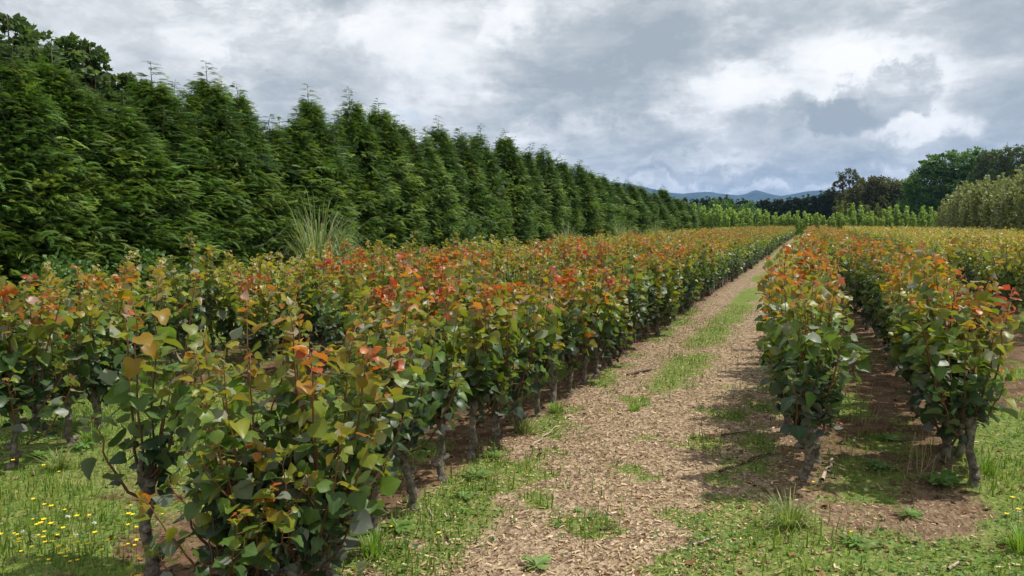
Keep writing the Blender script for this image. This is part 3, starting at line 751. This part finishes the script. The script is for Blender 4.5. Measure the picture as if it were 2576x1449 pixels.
# poplars standing behind the near end of the hedge
popl = [gen_tree(600 + i, [(0, 0, 3.0, 1.2, 1.2, 1.7), (.5, .3, 4.3, .8, .8, 1.4), (-.5, -.2, 4.6, .75, .75, 1.3), (.1, -.5, 5.2, .5, .5, 1.0), (-.2, .5, 5.0, .5, .5, 1.0)], 620, 30, .115, [(.085, .145, .055), (.11, .18, .07), (.15, .215, .10), (.075, .125, .055)], .1, 1.8, 1.05, .5, clr=.19) for i in range(2)]
for i, (a, b, X) in enumerate([(-150, 0, -13.6), (5, 55, -13.5), (130, 78, -13.6), (205, 130, -13.4), (290, 200, -13.3), (345, 250, -13.5)]):
    q = at_x(a, b, X); tree('poplar_tree', popl[i % 2], (q[0], q[1], 0), ['poplar tree behind the hedge beyond the left edge', 'broad leaved poplar showing over the hedge at the left edge', 'tallest rounded poplar top showing over the near hedge', 'leafy poplar top with upright twigs behind the near hedge', 'small poplar top over the hedge, pale against the sky', 'lowest poplar top, next to the first bare cypress spire'][i], rng.uniform(0, 6), q[2] / 6.1, group='poplars behind the near hedge')

# far row of narrow dark trees
narrow = [gen_tree(640 + i, [(0, 0, 2.2, 1.05, 1.05, 2.0), (0, 0, 4.8, .95, .95, 2.4), (.05, 0, 7.4, .62, .62, 1.9), (.1, 0, 9.0, .25, .25, 1.0)], 260, 14, .34, [(.045, .07, .030), (.06, .09, .036), (.075, .105, .044)], .14, 3., 1.6, .7, wind=(.012, 0), clr=.24) for i in range(4)]
px_ = 1560.
i = 0
while px_ < 2215:
    yb = np.interp(px_, [1560, 1700, 1790, 1850, 1890, 1960, 2040, 2080, 2215], [503, 505, 496, 505, 505, 499, 492, 478, 472]) + rng.normal() * 4
    q = at_depth(px_, yb, 190 - (px_ - 1560) * .03); tree('shelterbelt_tree', narrow[i % 4], (q[0], q[1], 0), 'narrow dark green tree in the far shelterbelt row below the hills', rng.uniform(0, 6), (1.25, 1.25, q[2] / 10.), group='narrow dark trees of the far shelterbelt')
    px_ += rng.uniform(8, 13); i += 1
# rounded green trees in front of the far row
rnd = [gen_tree(660 + i, [(0, 0, 3.2, 3.0, 3.0, 2.6), (1.8, .4, 3.0, 2.2, 2.2, 2.0), (-1.8, -.3, 2.8, 2.2, 2.2, 1.9)], 130, 16, .42, [(.07, .15, .032), (.10, .19, .04), (.06, .12, .03)], .2, 1.6, 1.3, .3, clr=.3) for i in range(2)]
for i, (a, b, lab) in enumerate([(1758, 512, 'small rounded bush, left of the two rounded green trees beyond the willows'), (1818, 500, 'rounded dark green tree, first of two beyond the young willows'), (1885, 507, 'rounded light green tree, right of the dark rounded one beyond the willows')]):
    q = at_depth(a, b, 135); tree('rounded_tree', rnd[i % 2], (q[0], q[1], 0), lab, rng.uniform(0, 6), (.8, .8, q[2] / 5.8))
# big trees right
mac = gen_tree(680, [(0, 0, 5.5, 6.3, 5, 4.2), (4.5, 0, 6.2, 4.2, 4, 3.8), (-4.0, 0, 5.2, 3.8, 4, 3.8), (1, -1, 8.8, 3.6, 3.4, 2.6), (-2.6, -1, 8.2, 2.9, 3, 2.3), (5.6, -1, 8.6, 2.9, 3, 1.9)], 950, 26, .40, [(.065, .07, .024), (.10, .11, .03), (.14, .15, .04), (.05, .055, .022)], .5, 3., 1.5, .2, clr=.22)
q = at_depth(2200, 446, 160); yawR = YAW
tree('macrocarpa_tree', mac, (q[0], q[1], 0), 'broad dark brown green tree with spreading layered crown left of the big green trees', YAW, q[2] / 11.2)
gum = gen_tree(682, [(0, 0, 12.2, 2.5, 2.2, 1.5), (-1.8, 0, 10.8, 1.6, 1.6, 1.2), (1.8, 0, 11.2, 1.6, 1.5, 1.2), (-3.2, 0, 8.6, 1.5, 1.5, 1.0)], 90, 20, .42, [(.055, .065, .034), (.075, .085, .045)], .25, 8.5, 1.8, .1, clr=.26)
q = at_depth(2136, 428, 172); tree('gum_tree', gum, (q[0], q[1], 0), 'thin dark gum tree with open crown rising above the broad dark tree', YAW, q[2] / 13.6)
bigl = gen_tree(684, [(0, 0, 6, 6.0, 5, 5.2), (3.5, 0, 8, 4.6, 4, 4.6), (-3.2, 0, 8.6, 3.4, 4, 4.0), (-1.5, -1, 12.2, 3.4, 3, 2.8), (2.6, -1, 12.8, 3.2, 3, 2.6), (6, 0, 10.8, 3.0, 3, 3.2), (-4.4, 0, 4.4, 2.8, 3, 3.4), (-3.4, -1, 12.0, 1.8, 2, 1.8)], 1300, 26, .38, [(.075, .16, .036), (.10, .20, .042), (.13, .235, .05), (.06, .125, .034)], .5, 3.5, 1.6, .15, wind=(.03, .01), clr=.17)
q = at_depth(2395, 372, 140); tree('broadleaf_tree', bigl, (q[0], q[1], 0), 'largest bright green tree with wind swept rounded crown on the right', YAW, (1.3 * q[2] / 15.6, 1.1 * q[2] / 15.6, q[2] / 15.6))
med = gen_tree(686, [(0, 0, 5, 3.2, 3, 4.2), (1, 0, 9, 2.2, 2, 2.4), (-1.2, 0, 8.4, 1.9, 2, 2.2)], 170, 20, .42, [(.06, .125, .045), (.08, .15, .05), (.10, .17, .075)], .3, 3., 1.5, .3, wind=(.03, 0), clr=.24)
for a, b, z_, lab in [(2300, 432, 165, 'grey green tree top between the broad dark tree and the largest green tree'), (2325, 470, 150, 'shorter green tree at the left foot of the largest green tree')]:
    q = at_depth(a, b, z_); tree('broadleaf_tree', med, (q[0], q[1], 0), lab, YAW + rng.uniform(0, 1), q[2] / 11.2)
gapt = gen_tree(688, [(0, 0, 11.5, 2.8, 2.5, 2.6), (-2.2, 0, 9.6, 2.0, 2, 1.6), (2.4, 0, 9.2, 2.1, 2, 1.8), (.4, 0, 6.6, 2.4, 2, 1.6), (-1.4, 0, 13.2, 1.5, 1.5, 1.2), (1.8, 0, 13.4, 1.5, 1.5, 1.2)], 260, 22, .36, [(.055, .10, .04), (.075, .13, .045), (.06, .065, .038)], .35, 7., 1.8, .1, wind=(.02, .02), clr=.26)
for a, b, z_, lab in [(2500, 378, 125, 'dark open crowned tree just right of the largest green tree'), (2560, 366, 120, 'dark open crowned tree at the right edge above the osiers'), (2650, 372, 120, 'dark open crowned tree beyond the right edge')]:
    q = at_depth(a, b, z_); tree('open_crowned_tree', gapt, (q[0], q[1], 0), lab, YAW + rng.uniform(-.6, .6), q[2] / 14.4)

# young willows across the far end
def gen_sapling(seed, H, wid, n, cols, leaf, stems, bare, elong=3.2, scol=(.17, .2, .06)):
    rg = np.random.default_rng(seed); g = Geo(); tk = Geo(); P, Y = [], []
    for q in range(stems):
        a = rg.uniform(0, 6.28); r = rg.uniform(.15, 1) * wid * .5; hh = H * (1. if q == 0 else rg.uniform(.62, .96)) * (1 - .22 * (r / wid))
        b0 = np.array([math.cos(a) * r * .35, math.sin(a) * r * .35, -.05]); t1 = np.array([math.cos(a) * r, math.sin(a) * r, hh]); t = np.linspace(0, 1, 5)
        pth = b0 + (t1 - b0) * t[:, None] + rg.normal(size=(5, 3)) * .02 * np.array([1, 1, 0]); add_tube(tk, pth, np.interp(t, [0, 1], [.028, .006]), 4, col=scol)
        m_ = n // stems; tl = bare + (1 - bare) * rg.random(m_) ** .85; c = b0 + (t1 - b0) * tl[:, None]
        of = unit(rg.normal(size=(m_, 3)) * np.array([1, 1, .5])); ln = wid * .36 * (1.03 - tl) * rg.random(m_) ** .6 + .03
        P.append(c + of * ln[:, None]); Y.append(of * .7 + np.array([.15, 0, .75]))
    P = np.concatenate(P); Y = np.concatenate(Y); m_ = len(P); cc = np.asarray(cols)
    cl = cc[rg.integers(0, len(cc), m_)] * rg.uniform(.75, 1.3, (m_, 1))
    sz = leaf * rg.uniform(.7, 1.3, m_); place(g, FT, FF, P, Y + rg.normal(size=(m_, 3)) * .3, rg.normal(size=(m_, 3)) * .6 + np.array([0, 0, .6]), np.stack([sz * 2 / elong, sz, sz], -1), np.clip(cl, 0, 1), FUV)
    return tk.mesh('stem', M_SHOOT), g.mesh('crown', M_TREE)
def sapling(name, pair, loc, label, rz, sc, group, category):
    ro = link(name, None, None, loc, rz, sc, label=label, category=category, group=group)
    link('stem', pair[0], ro); link('crown', pair[1], ro)
WIL = [gen_sapling(700 + i, 3.6, 1.0, 1100, [(.25, .36, .10), (.32, .43, .13), (.40, .50, .18), (.19, .29, .075)], .26, 6, .16) for i in range(5)]
for rowi, (Yr, s0) in enumerate(((96.5, 1.0), (99.5, 1.12))):
    x = -19.
    while x < 17.5:
        u, v_, zz = to_px((x, Yr, 2))
        hump = 1.0 + .34 * math.exp(-((u - 1900) / 55) ** 2) * 0 + .25 * math.exp(-((u - 1790) / 70) ** 2) + .18 * rowi * math.exp(-((u - 2170) / 80) ** 2)
        s = s0 * hump * rng.uniform(.80, 1.22)
        sapling('young_willow', WIL[rng.integers(0, 5)], (x, Yr + rng.normal() * .2, 0), 'light green young willow in the ' + ('front row across the far end of the path' if rowi == 0 else 'back row across the far end of the path'), rng.uniform(0, 6), s * .75, 'young willows across the far end of the path', 'willow')
        x += rng.uniform(.75, 1.15)
OLV = [gen_sapling(720 + i, 4.6, 2.2, 1500, [(.14, .17, .05), (.17, .19, .06), (.11, .14, .045)], .26, 8, .1) for i in range(2)]
for a, b in ((2115, 506), (2140, 512), (2170, 508), (2205, 512)):
    q = at_depth(a, b, 108); sapling('olive_willow', OLV[rng.integers(0, 2)], (q[0], q[1], 0), 'taller olive green willow showing above the young willow row', rng.uniform(0, 6), q[2] / 4.5, 'taller olive willows behind the young willow row', 'willow')
# osier bed on the right
OSI = [gen_sapling(740 + i, 4.2, 1.9, 1800, [(.17, .21, .085), (.21, .24, .10), (.26, .28, .14), (.14, .18, .07), (.32, .33, .22)], .17, 12, .22, 3.0, (.16, .075, .045)) for i in range(4)]
for ri, X in enumerate((10.7, 11.8, 12.9)):
    y = 33. + ri * .5
    while y < 76 - ri * .2:
        sapling('osier_bush', OSI[rng.integers(0, 4)], (X + rng.normal() * .12, y, 0), ['olive green osier bush in the front row of the right hand osier bed', 'olive green osier bush in the middle row of the right hand osier bed', 'olive green osier bush in the back row of the right hand osier bed'][ri], rng.uniform(0, 6), rng.uniform(.98, 1.2) * (1 - .12 * max(0, (y - 66) / 10)), 'osier bushes of the right hand bed', 'bush')
        y += rng.uniform(1.0, 1.35)

# ------------------------------------------------------------------ pampas clumps and bushes below the hedge
def blade(g, b, d, L, w_, col, sag=.5, seg=5, tipc=None):
    t = np.linspace(0, 1, seg + 1); hd = np.array([d[0], d[1], 0.]); sd = unit(np.cross(d, [0, 0, 1.]) + 1e-6)
    pth = b + d * (L * t)[:, None] - np.array([0, 0, 1.]) * (sag * L * t ** 2.2)[:, None] + hd * (.25 * L * t ** 2)[:, None]
    ww = w_ * (1 - t ** 2 * .95)
    v = np.empty((2 * (seg + 1), 3)); v[0::2] = pth - sd * ww[:, None]; v[1::2] = pth + sd * ww[:, None]
    f = np.array([(2 * i, 2 * i + 1, 2 * i + 3, 2 * i + 2) for i in range(seg)])
    c = np.repeat(np.asarray(col)[None], len(v), 0) if tipc is None else np.asarray(col)[None] * (1 - np.repeat(t, 2)[:, None]) + np.asarray(tipc)[None] * np.repeat(t, 2)[:, None]
    g.add(v, f, c)
def gen_tuft(seed, n, L, w_, cols, spread=.8, r=.05, sag=.55, tip=None):
    rg = np.random.default_rng(seed); g = Geo()
    for _ in range(n):
        a = rg.uniform(0, 6.28); e = rg.uniform(.05, spread); d = unit(np.array([math.cos(a) * e, math.sin(a) * e, 1.]))
        c = np.asarray(cols[rg.integers(len(cols))]) * rg.uniform(.8, 1.2)
        blade(g, np.array([math.cos(a), math.sin(a), 0]) * r * rg.random() + [0, 0, -.01], d, L * rg.uniform(.55, 1.1), w_, c, sag * rg.uniform(.5, 1.2), 5, None if tip is None else tip)
    return g.mesh('grass_tuft', M_GRASS)
pam = gen_tuft(800, 1100, 2.0, .007, [(.18, .25, .12), (.25, .31, .17), (.36, .38, .25), (.13, .20, .09)], .50, .16, .85)
PH = float(np.percentile([v.co.z for v in pam.vertices], 98.5))
for a, b, ht, X, lab in [(800, 535, 1., -9.7, 'large pampas grass clump with arching pale blades below the hedge'), (1568, 566, .8, -9.3, 'small far pampas grass clump low in front of the hedge, right of the other small one'), (1430, 578, .75, -9.3, 'small pampas grass clump low in front of the hedge, left of the far one'), (1650, 568, .8, -9.3, 'most distant pampas grass clump near the far end of the hedge')]:
    q = at_x(a, b, X); link('pampas_grass', pam, None, (q[0], q[1], 0), rng.uniform(0, 6), (.72 * q[2] / PH, .72 * q[2] / PH, q[2] / PH), label=lab, category='grass clump')
wb = gen_tree(820, [(0, 0, 1.0, .62, .62, .75), (.2, .1, 1.7, .4, .4, .5)], 90, 28, .075, [(.12, .20, .08), (.16, .24, .10), (.10, .17, .07)], .03, .5, 1.4, .4, clr=.3)
q = at_x(1178, 545, -9.6); tree('weedy_bush', wb, (q[0], q[1], 0), 'pale green weedy bush low in front of the cypress hedge', 0, q[2] / 2.1, category='bush')
wl = gen_tree(822, [(0, 0, .8, .9, .6, .6), (.7, .2, .7, .6, .5, .5)], 120, 28, .07, [(.10, .19, .05), (.15, .25, .07), (.08, .15, .05)], .03, .4, 1.1, .4, clr=.3)
for a, b, lab in [(150, 600, 'leafy light green bush at the foot of the near hedge, towards the left edge'), (360, 590, 'bright green bush at the foot of the hedge behind the yellow shrub tops')]:
    q = at_x(a, b, -9.7); tree('weedy_bush', wl, (q[0], q[1], 0), lab, rng.uniform(0, 6), .8 * q[2] / 1.4, category='bush')

# ------------------------------------------------------------------ wood chips, grass, ground cover
def scatter(n, x0, x1, y0, y1, dens, power=1.8):
    """more points close to the camera"""
    y = y0 + (y1 - y0) * rng.random(n) ** power; x = rng.uniform(x0, x1, n); keep = rng.random(n) < dens(x, y)
    return x[keep], y[keep]
x, y = scatter(230000, -2.4, 2.2, 2.4, 16, lambda a, b: chip_density(a, b) * (1 - .55 * grass_density(a, b)) * (.45 + .55 * sstep(fbm(a, b, .9, 66, 3), .36, .58)) + .06)
n = len(x); T = np.array([(-.5, -.5, 0), (.5, -.5, 0), (.42, .5, .0), (-.4, .42, 0), ], float)
a = rng.uniform(0, 6.28, n); Yv = np.stack([np.cos(a), np.sin(a), rng.normal(size=n) * .16], -1); Nn = rng.normal(size=(n, 3)) * .33 + np.array([0, 0, 1.])
ln = np.clip(rng.gamma(2.2, .0062, n), .005, .07); wd = np.clip(ln * rng.uniform(.14, .40, n), .003, .012)
pal_ = np.array([(.53, .42, .28), (.66, .56, .41), (.36, .265, .17), (.20, .135, .085), (.45, .345, .225), (.74, .66, .52)]); pc = np.array([.92, .84, .71]) * pal_[rng.choice(6, n, p=[.27, .15, .22, .14, .16, .06])] * rng.uniform(.8, 1.15, (n, 1))
g = Geo(); place(g, T, np.array([(0, 1, 2, 3)]), np.stack([x, y, gz(x, y) + .006 + .006 * rng.random(n)], -1), Yv, Nn, np.stack([wd, ln, ln], -1), np.clip(pc, 0, .8))
link('wood_chips', g.mesh('wood_chips', colmat('wood_chip', .85, .2), False), kind='stuff', label='brown and pale wood chips spread over the path', category='wood chips')

# dead leaves lying under the rows
x, y = scatter(16000, -8, 2, 2.6, 18, lambda a, b: .06 + .5 * np.exp(-((a + 2.25) / .35) ** 2) + .35 * np.exp(-(a / .35) ** 2) + .35 * np.exp(-((a - .95) / .35) ** 2) + .3 * (a < -2.6) * (b > 5), 1.7)
n = len(x); a = rng.uniform(0, 6.28, n); Yv = np.stack([np.cos(a), np.sin(a), rng.normal(size=n) * .25], -1); Nn = rng.normal(size=(n, 3)) * .4 + np.array([0, 0, 1.])
lc = np.array([(.14, .075, .03), (.22, .12, .05), (.10, .055, .03), (.30, .19, .09)])[rng.integers(0, 4, n)] * rng.uniform(.7, 1.2, (n, 1))
g = Geo(); place(g, FT, FF, np.stack([x, y, gz(x, y) + .008], -1), Yv, Nn, rng.uniform(.018, .05, n), lc, FUV)
link('leaf_litter', g.mesh('leaf_litter', colmat('dead_leaf', .9, .15), False), kind='stuff', label='dead brown leaves lying on the soil under the shrub rows', category='leaf litter')
def grass_cols(n, yellow=.2):
    cc = np.array([(.12, .20, .03), (.17, .25, .04), (.09, .16, .03), (.22, .28, .055), (.36, .33, .14)])
    return cc[rng.choice(5, n, p=[.3, .25, .2, .25 - yellow * .5, yellow * .5])] * rng.uniform(.75, 1.25, (n, 1))
x1, y1 = scatter(190000, -8.5, 3.4, 2.2, 16, lambda a, b: grass_density(a, b) ** 1.2, 1.7)
n = len(x1); BT = np.array([(-.5, 0, 0), (.5, 0, 0), (.34, .55, .06), (-.34, .55, .06), (0, 1, .22)], float)
a = rng.uniform(0, 6.28, n); ti = rng.uniform(.15, 1.3, n)
Yv = np.stack([np.cos(a) * ti, np.sin(a) * ti, np.ones(n)], -1); Nn = np.stack([-np.cos(a), -np.sin(a), ti], -1)
hh = rng.gamma(4, .0085, n).clip(.014, .11) * (.55 + 1.1 * sstep(fbm(x1, y1, .55, 91, 3), .35, .68)) ; ww = rng.uniform(.0025, .0055, n)
g = Geo(); Pp = np.stack([x1, y1, gz(x1, y1) - .002], -1); gc = grass_cols(n)
sz = np.stack([ww * 2, hh, hh], -1)
place(g, BT, np.array([(0, 1, 2, 3)]), Pp, Yv, Nn, sz, gc); place(g, BT[[3, 2, 4]], np.array([(0, 1, 2)]), Pp, Yv, Nn, sz, gc * 1.1)
# round leaved ground cover (clover, buttercup leaves)
x2, y2 = scatter(90000, -8.5, 3.4, 2.2, 14, lambda a, b: grass_density(a, b) ** 1.3 * sstep(fbm(a, b, .8, 77, 3), .42, .6), 1.7)
n = len(x2); a = rng.uniform(0, 6.28, n)
Yv = np.stack([np.cos(a), np.sin(a), rng.normal(size=n) * .3 + .1], -1); Nn = rng.normal(size=(n, 3)) * .4 + np.array([0, 0, 1.])
cc = np.array([(.09, .19, .035), (.13, .24, .04), (.07, .15, .03)])[rng.integers(0, 3, n)] * rng.uniform(.8, 1.25, (n, 1))
s2 = rng.uniform(.012, .030, n); place(g, FT, FF, np.stack([x2, y2, gz(x2, y2) + rng.uniform(.004, .045, n)], -1), Yv, Nn, s2, cc, FUV)
link('grass', g.mesh('grass', M_GRASS), kind='stuff', label='short grass and clover growing in patches on the ground', category='grass')

# tufts, rosettes, flowers, sticks
def gnd(px, py):
    q = ground(px, py); return (q[0], q[1], float(gz(np.array(q[0]), np.array(q[1]))))
tuftA = gen_tuft(830, 110, .36, .0045, [(.15, .25, .07), (.20, .29, .10), (.32, .30, .13)], .9, .07, .5)
tuftB = gen_tuft(831, 90, .20, .0045, [(.14, .26, .035), (.20, .33, .055)], .7, .08, .4)
for a, b, pr, s, lab in [(1985, 1330, tuftA, .85, 'straggly grass tuft in front of the near shrub at the right path edge'), (2572, 1390, tuftB, .95, 'bright grass tuft at the right edge of the ground'), (1318, 1092, tuftA, .7, 'dark grass tuft beside the trunks at the left path edge'), (1400, 1040, tuftB, .8, 'small grass tuft at the left path edge, beyond the dark one'), (235, 1115, tuftB, 1.1, 'bright grass tuft beside the second dark trunk on the left'), (150, 1185, tuftA, .7, 'low grass tuft between the two dark trunks on the left'), (2480, 1190, tuftB, .8, 'small grass tuft right of the thick trunk'), (1595, 1035, tuftB, .6, 'small grass tuft on the chip path'), (940, 1400, tuftB, .9, 'grass tuft below the bushy shrubs by the path')]:
    link('grass_tuft', pr, None, gnd(a, b), rng.uniform(0, 6), s, label=lab, category='grass tuft')
def gen_rosette(seed, n, L, up=.5, col=(.10, .20, .045)):
    rg = np.random.default_rng(seed); g = Geo()
    for i in range(n):
        a = 2.399 * i + rg.normal() * .2; e = rg.uniform(.2, up); c = np.asarray(col) * rg.uniform(.75, 1.25); l = L * rg.uniform(.6, 1.1)
        d = unit(np.array([math.cos(a), math.sin(a), e])); t = np.linspace(0, 1, 9); sd = np.array([-math.sin(a), math.cos(a), 0])
        pth = d * (l * t)[:, None] + np.array([0, 0, -.45]) * (l * t ** 2)[:, None] * e + [0, 0, .006]
        wv = l * .075 * np.sin(np.clip(t, .06, 1) ** 1.3 * np.pi * .93) * np.where(np.arange(9) % 2, 1.35, .75) + .002
        v = np.empty((18, 3)); v[0::2] = pth - sd * wv[:, None]; v[1::2] = pth + sd * wv[:, None] + [0, 0, .004]
        g.add(v, np.array([(2 * j, 2 * j + 1, 2 * j + 3, 2 * j + 2) for j in range(8)]), c)
    return g.mesh('weed_plant', M_GRASS)
rosA = gen_rosette(840, 22, .13, 1.2, (.14, .25, .05)); rosB = gen_rosette(841, 18, .12, .8, (.18, .28, .08)); rosC = gen_rosette(842, 26, .18, 1.9, (.12, .23, .05))
for a, b, pr, s, lab in [(1195, 1205, rosB, 1.1, 'flat leafed weed rosette at the left path edge'), (2365, 1225, rosC, 1.2, 'large jagged leafed weed left of the thick trunk'), (1245, 1160, rosA, .8, 'leafy weed in front of the trunks at the left path edge'), (2205, 1180, rosC, .8, 'leafy weed between the two right hand rows'), (1165, 1255, rosB, .8, 'small weed rosette on the chips near the bushy shrubs'), (1350, 1430, rosB, .9, 'weed rosette at the bottom edge of the path'), (2150, 1370, rosA, .9, 'low grey green weed in the foreground right of the path'), (205, 1135, rosC, .9, 'jagged weed beside the dark trunk on the left'), (1000, 1345, rosA, .9, 'leafy weed below the shrubs at the left path edge'), (2230, 1105, rosA, .9, 'leafy weed farther back between the two right hand rows'), (1450, 1280, rosB, .5, 'tiny weed on the chips in the middle of the path'), (95, 1150, rosA, .8, 'leafy weed right of the leftmost dark trunk'), (2290, 1300, rosA, .8, 'weed in front of the gap between the right hand rows')]:
    link('weed_plant', pr, None, gnd(a, b), rng.uniform(0, 6), s, label=lab, category='weed')
fl = Geo(); 
for j in range(5):
    a = j * 1.2566; d = np.array([math.cos(a), math.sin(a), .45]); sd = np.array([-math.sin(a), math.cos(a), 0])
    fl.add(np.array([(0, 0, 0), d * .008 - sd * .006, d * .0145, d * .008 + sd * .006]) + [0, 0, .10], [(0, 1, 2, 3)], (.80, .58, .015))
add_tube(fl, [(0, 0, -.01), (.004, 0, .05), (0, 0, .10)], [.0013] * 3, 4, col=(.1, .18, .04))
FLM = fl.mesh('buttercup', M_COL)
spots = [(np.clip(rng.normal(175, 105), 4, 345), np.clip(rng.normal(1400, 40), 1300, 1446)) for _ in range(52)] + [(150, 1218), (35, 1203), (112, 1212), (320, 1195), (460, 1200), (410, 1318), (330, 1296), (1105, 1390), (985, 1370), (2045, 1250), (2140, 1370), (2430, 1245), (2465, 1246), (2530, 1340), (2545, 1300), (1620, 1020), (1540, 1060), (2395, 905), (2560, 1330), (85, 1290), (560, 1230)]
for a, b in spots:
    lf = a < 700
    link('buttercup', FLM, None, gnd(a, b), rng.uniform(0, 6), rng.uniform(.6, 1.1), label='yellow buttercup flower in the turf at the lower left corner' if lf else 'single yellow buttercup flower by the path or the right hand rows', category='flower', group='buttercups in the left turf' if lf else 'scattered buttercups near the path')
cv = Geo(); rg = np.random.default_rng(5)
for _ in range(22):
    d = unit(rg.normal(size=3)); d[2] = abs(d[2]); b = np.array([0, 0, .06]) + d * .004; s_ = unit(np.cross(d, [.3, .2, .9])) * .003
    cv.add([b - s_, b + s_, b + d * .009], [(0, 1, 2)], (.72, .68, .60))
add_tube(cv, [(0, 0, -.01), (0, 0, .062)], [.0012, .0012], 4, col=(.1, .18, .04)); CVM = cv.mesh('clover_flower', M_COL)
for a, b in [(172, 1338), (238, 1355), (195, 1386), (398, 1348), (60, 1380), (300, 1405)]:
    link('clover_flower', CVM, None, gnd(a, b), rng.uniform(0, 6), 1.2, label='small white clover flower head in the lower left turf', category='flower', group='clover flowers in the left turf')
def stick(p0, p1, r, m_, label, fork=False, z=.012):
    a = np.array(gnd(*p0)); b = np.array(gnd(*p1)); a[2] += z; b[2] += z; L = np.linalg.norm(b - a); t = np.linspace(0, 1, 7)
    rg = np.random.default_rng(int(p0[0])); pth = a + (b - a) * t[:, None] + rg.normal(size=(7, 3)) * np.array([.02, .02, .004]) * L
    c = pth.mean(0); g = Geo(); add_tube(g, pth - c, np.interp(t, [0, 1], [r, r * .55]), 7, .06, rg)
    if fork: e = pth[3] - c; add_tube(g, [e, e + (b - a) * .2 + [.05, .03, .01], e + (b - a) * .38 + [.11, .05, .012]], [r * .6, r * .45, r * .2], 6)
    link('fallen_stick', g.mesh('fallen_stick', m_), None, c, label=label, category='stick')
stick((1338, 1128), (1402, 1076), .009, M_STICK, 'long pale stick lying on the chips at the left path edge')
stick((1806, 1190), (1940, 1146), .010, M_DSTICK, 'dark forked stick lying at the right edge of the path', True)
stick((1742, 1381), (1803, 1353), .008, M_STICK, 'short pale stick on the chips at the bottom of the path')
stick((1815, 1098), (1880, 1088), .008, M_DSTICK, 'short dark stick by the right path edge, beyond the forked one')
stick((1510, 1338), (1555, 1322), .008, M_DSTICK, 'small dark stick in the middle of the path')
stick((2068, 1215), (2092, 1162), .014, M_STICK, 'pale split piece of wood leaning by the trunks of the right path row')
stick((1578, 945), (1636, 930), .016, M_DSTICK, 'brown broken branch on the chips at the left path edge', True)
stick((2385, 1440), (2412, 1420), .009, M_STICK, 'pale stick lying at the bottom right in the turf')
stick((1075, 1290), (1092, 1318), .005, M_STICK, 'thin pale twig on the chips below the shrubs')
dry = Geo(); rg = np.random.default_rng(3)
for _ in range(9):
    b = np.array([rg.normal() * .03, rg.normal() * .03, -.01]); e = b + np.array([rg.normal() * .07, rg.normal() * .07, rg.uniform(.18, .36)]); add_tube(dry, [b, (b + e) / 2 + rg.normal(size=3) * .006, e], [.0028, .002, .001], 4, col=(.33, .25, .14))
DRY = dry.mesh('dry_weed', M_COL)
for a, b, s, lab in [(2305, 1200, 1., 'clump of dry brown weed stalks between the right hand rows'), (2165, 1080, 1.3, 'dry weed stalks farther back between the right hand rows')]: link('dry_weed', DRY, None, gnd(a, b), 0, s, label=lab, category='weed')
# dark burr hanging low on the second trunk of the right row
bur = Geo(); bt = np.linspace(0, 1, 9); add_tube(bur, np.stack([.012 * np.sin(bt * 5), 0 * bt, .02 - .17 * bt], -1), .048 * np.sin(np.clip(bt, .08, .97) * np.pi) ** .6 + .004, 10, .08, rg)
q = np.array(gnd(2398, 1150)); q[2] += .24; q[0] -= .05; q[1] -= .05
m_, k = mat('dark_burr'); pn = k.new('ShaderNodeBsdfPrincipled'); nn_ = k.noise(k.new('ShaderNodeTexCoord').outputs['Object'], 40, 5); k.l.new(k.mix(nn_.outputs[0], (.008, .007, .007), (.03, .022, .018)), pn.inputs['Base Color']); pn.inputs['Roughness'].default_value = .7; out(k, pn.outputs[0])
link('dark_burr', bur.mesh('dark_burr', m_), None, q, label='black lump hanging low against the trunk behind the thick one', category='burr')

# ------------------------------------------------------------------ air
HAZE = 1.05e-4
if HAZE:
    hz = Geo(); a0, a1, b0, b1, c0, c1 = -7000, 7000, -300, 9400, -8, 330
    hz.add([(x_, y_, z_) for z_ in (c0, c1) for y_ in (b0, b1) for x_ in (a0, a1)], [(0, 2, 3, 1), (4, 5, 7, 6), (0, 1, 5, 4), (2, 6, 7, 3), (0, 4, 6, 2), (1, 3, 7, 5)])
    m_, k = mat('haze_air'); v_ = k.new('ShaderNodeVolumePrincipled'); v_.inputs['Color'].default_value = (.30, .55, 1.0, 1); v_.inputs['Density'].default_value = HAZE; v_.inputs['Anisotropy'].default_value = .2
    o_ = k.new('ShaderNodeOutputMaterial'); k.l.new(v_.outputs[0], o_.inputs['Volume'])
    link('haze', hz.mesh('haze', m_, False), kind='stuff', label='thin blue air between the field and the hills', category='haze')
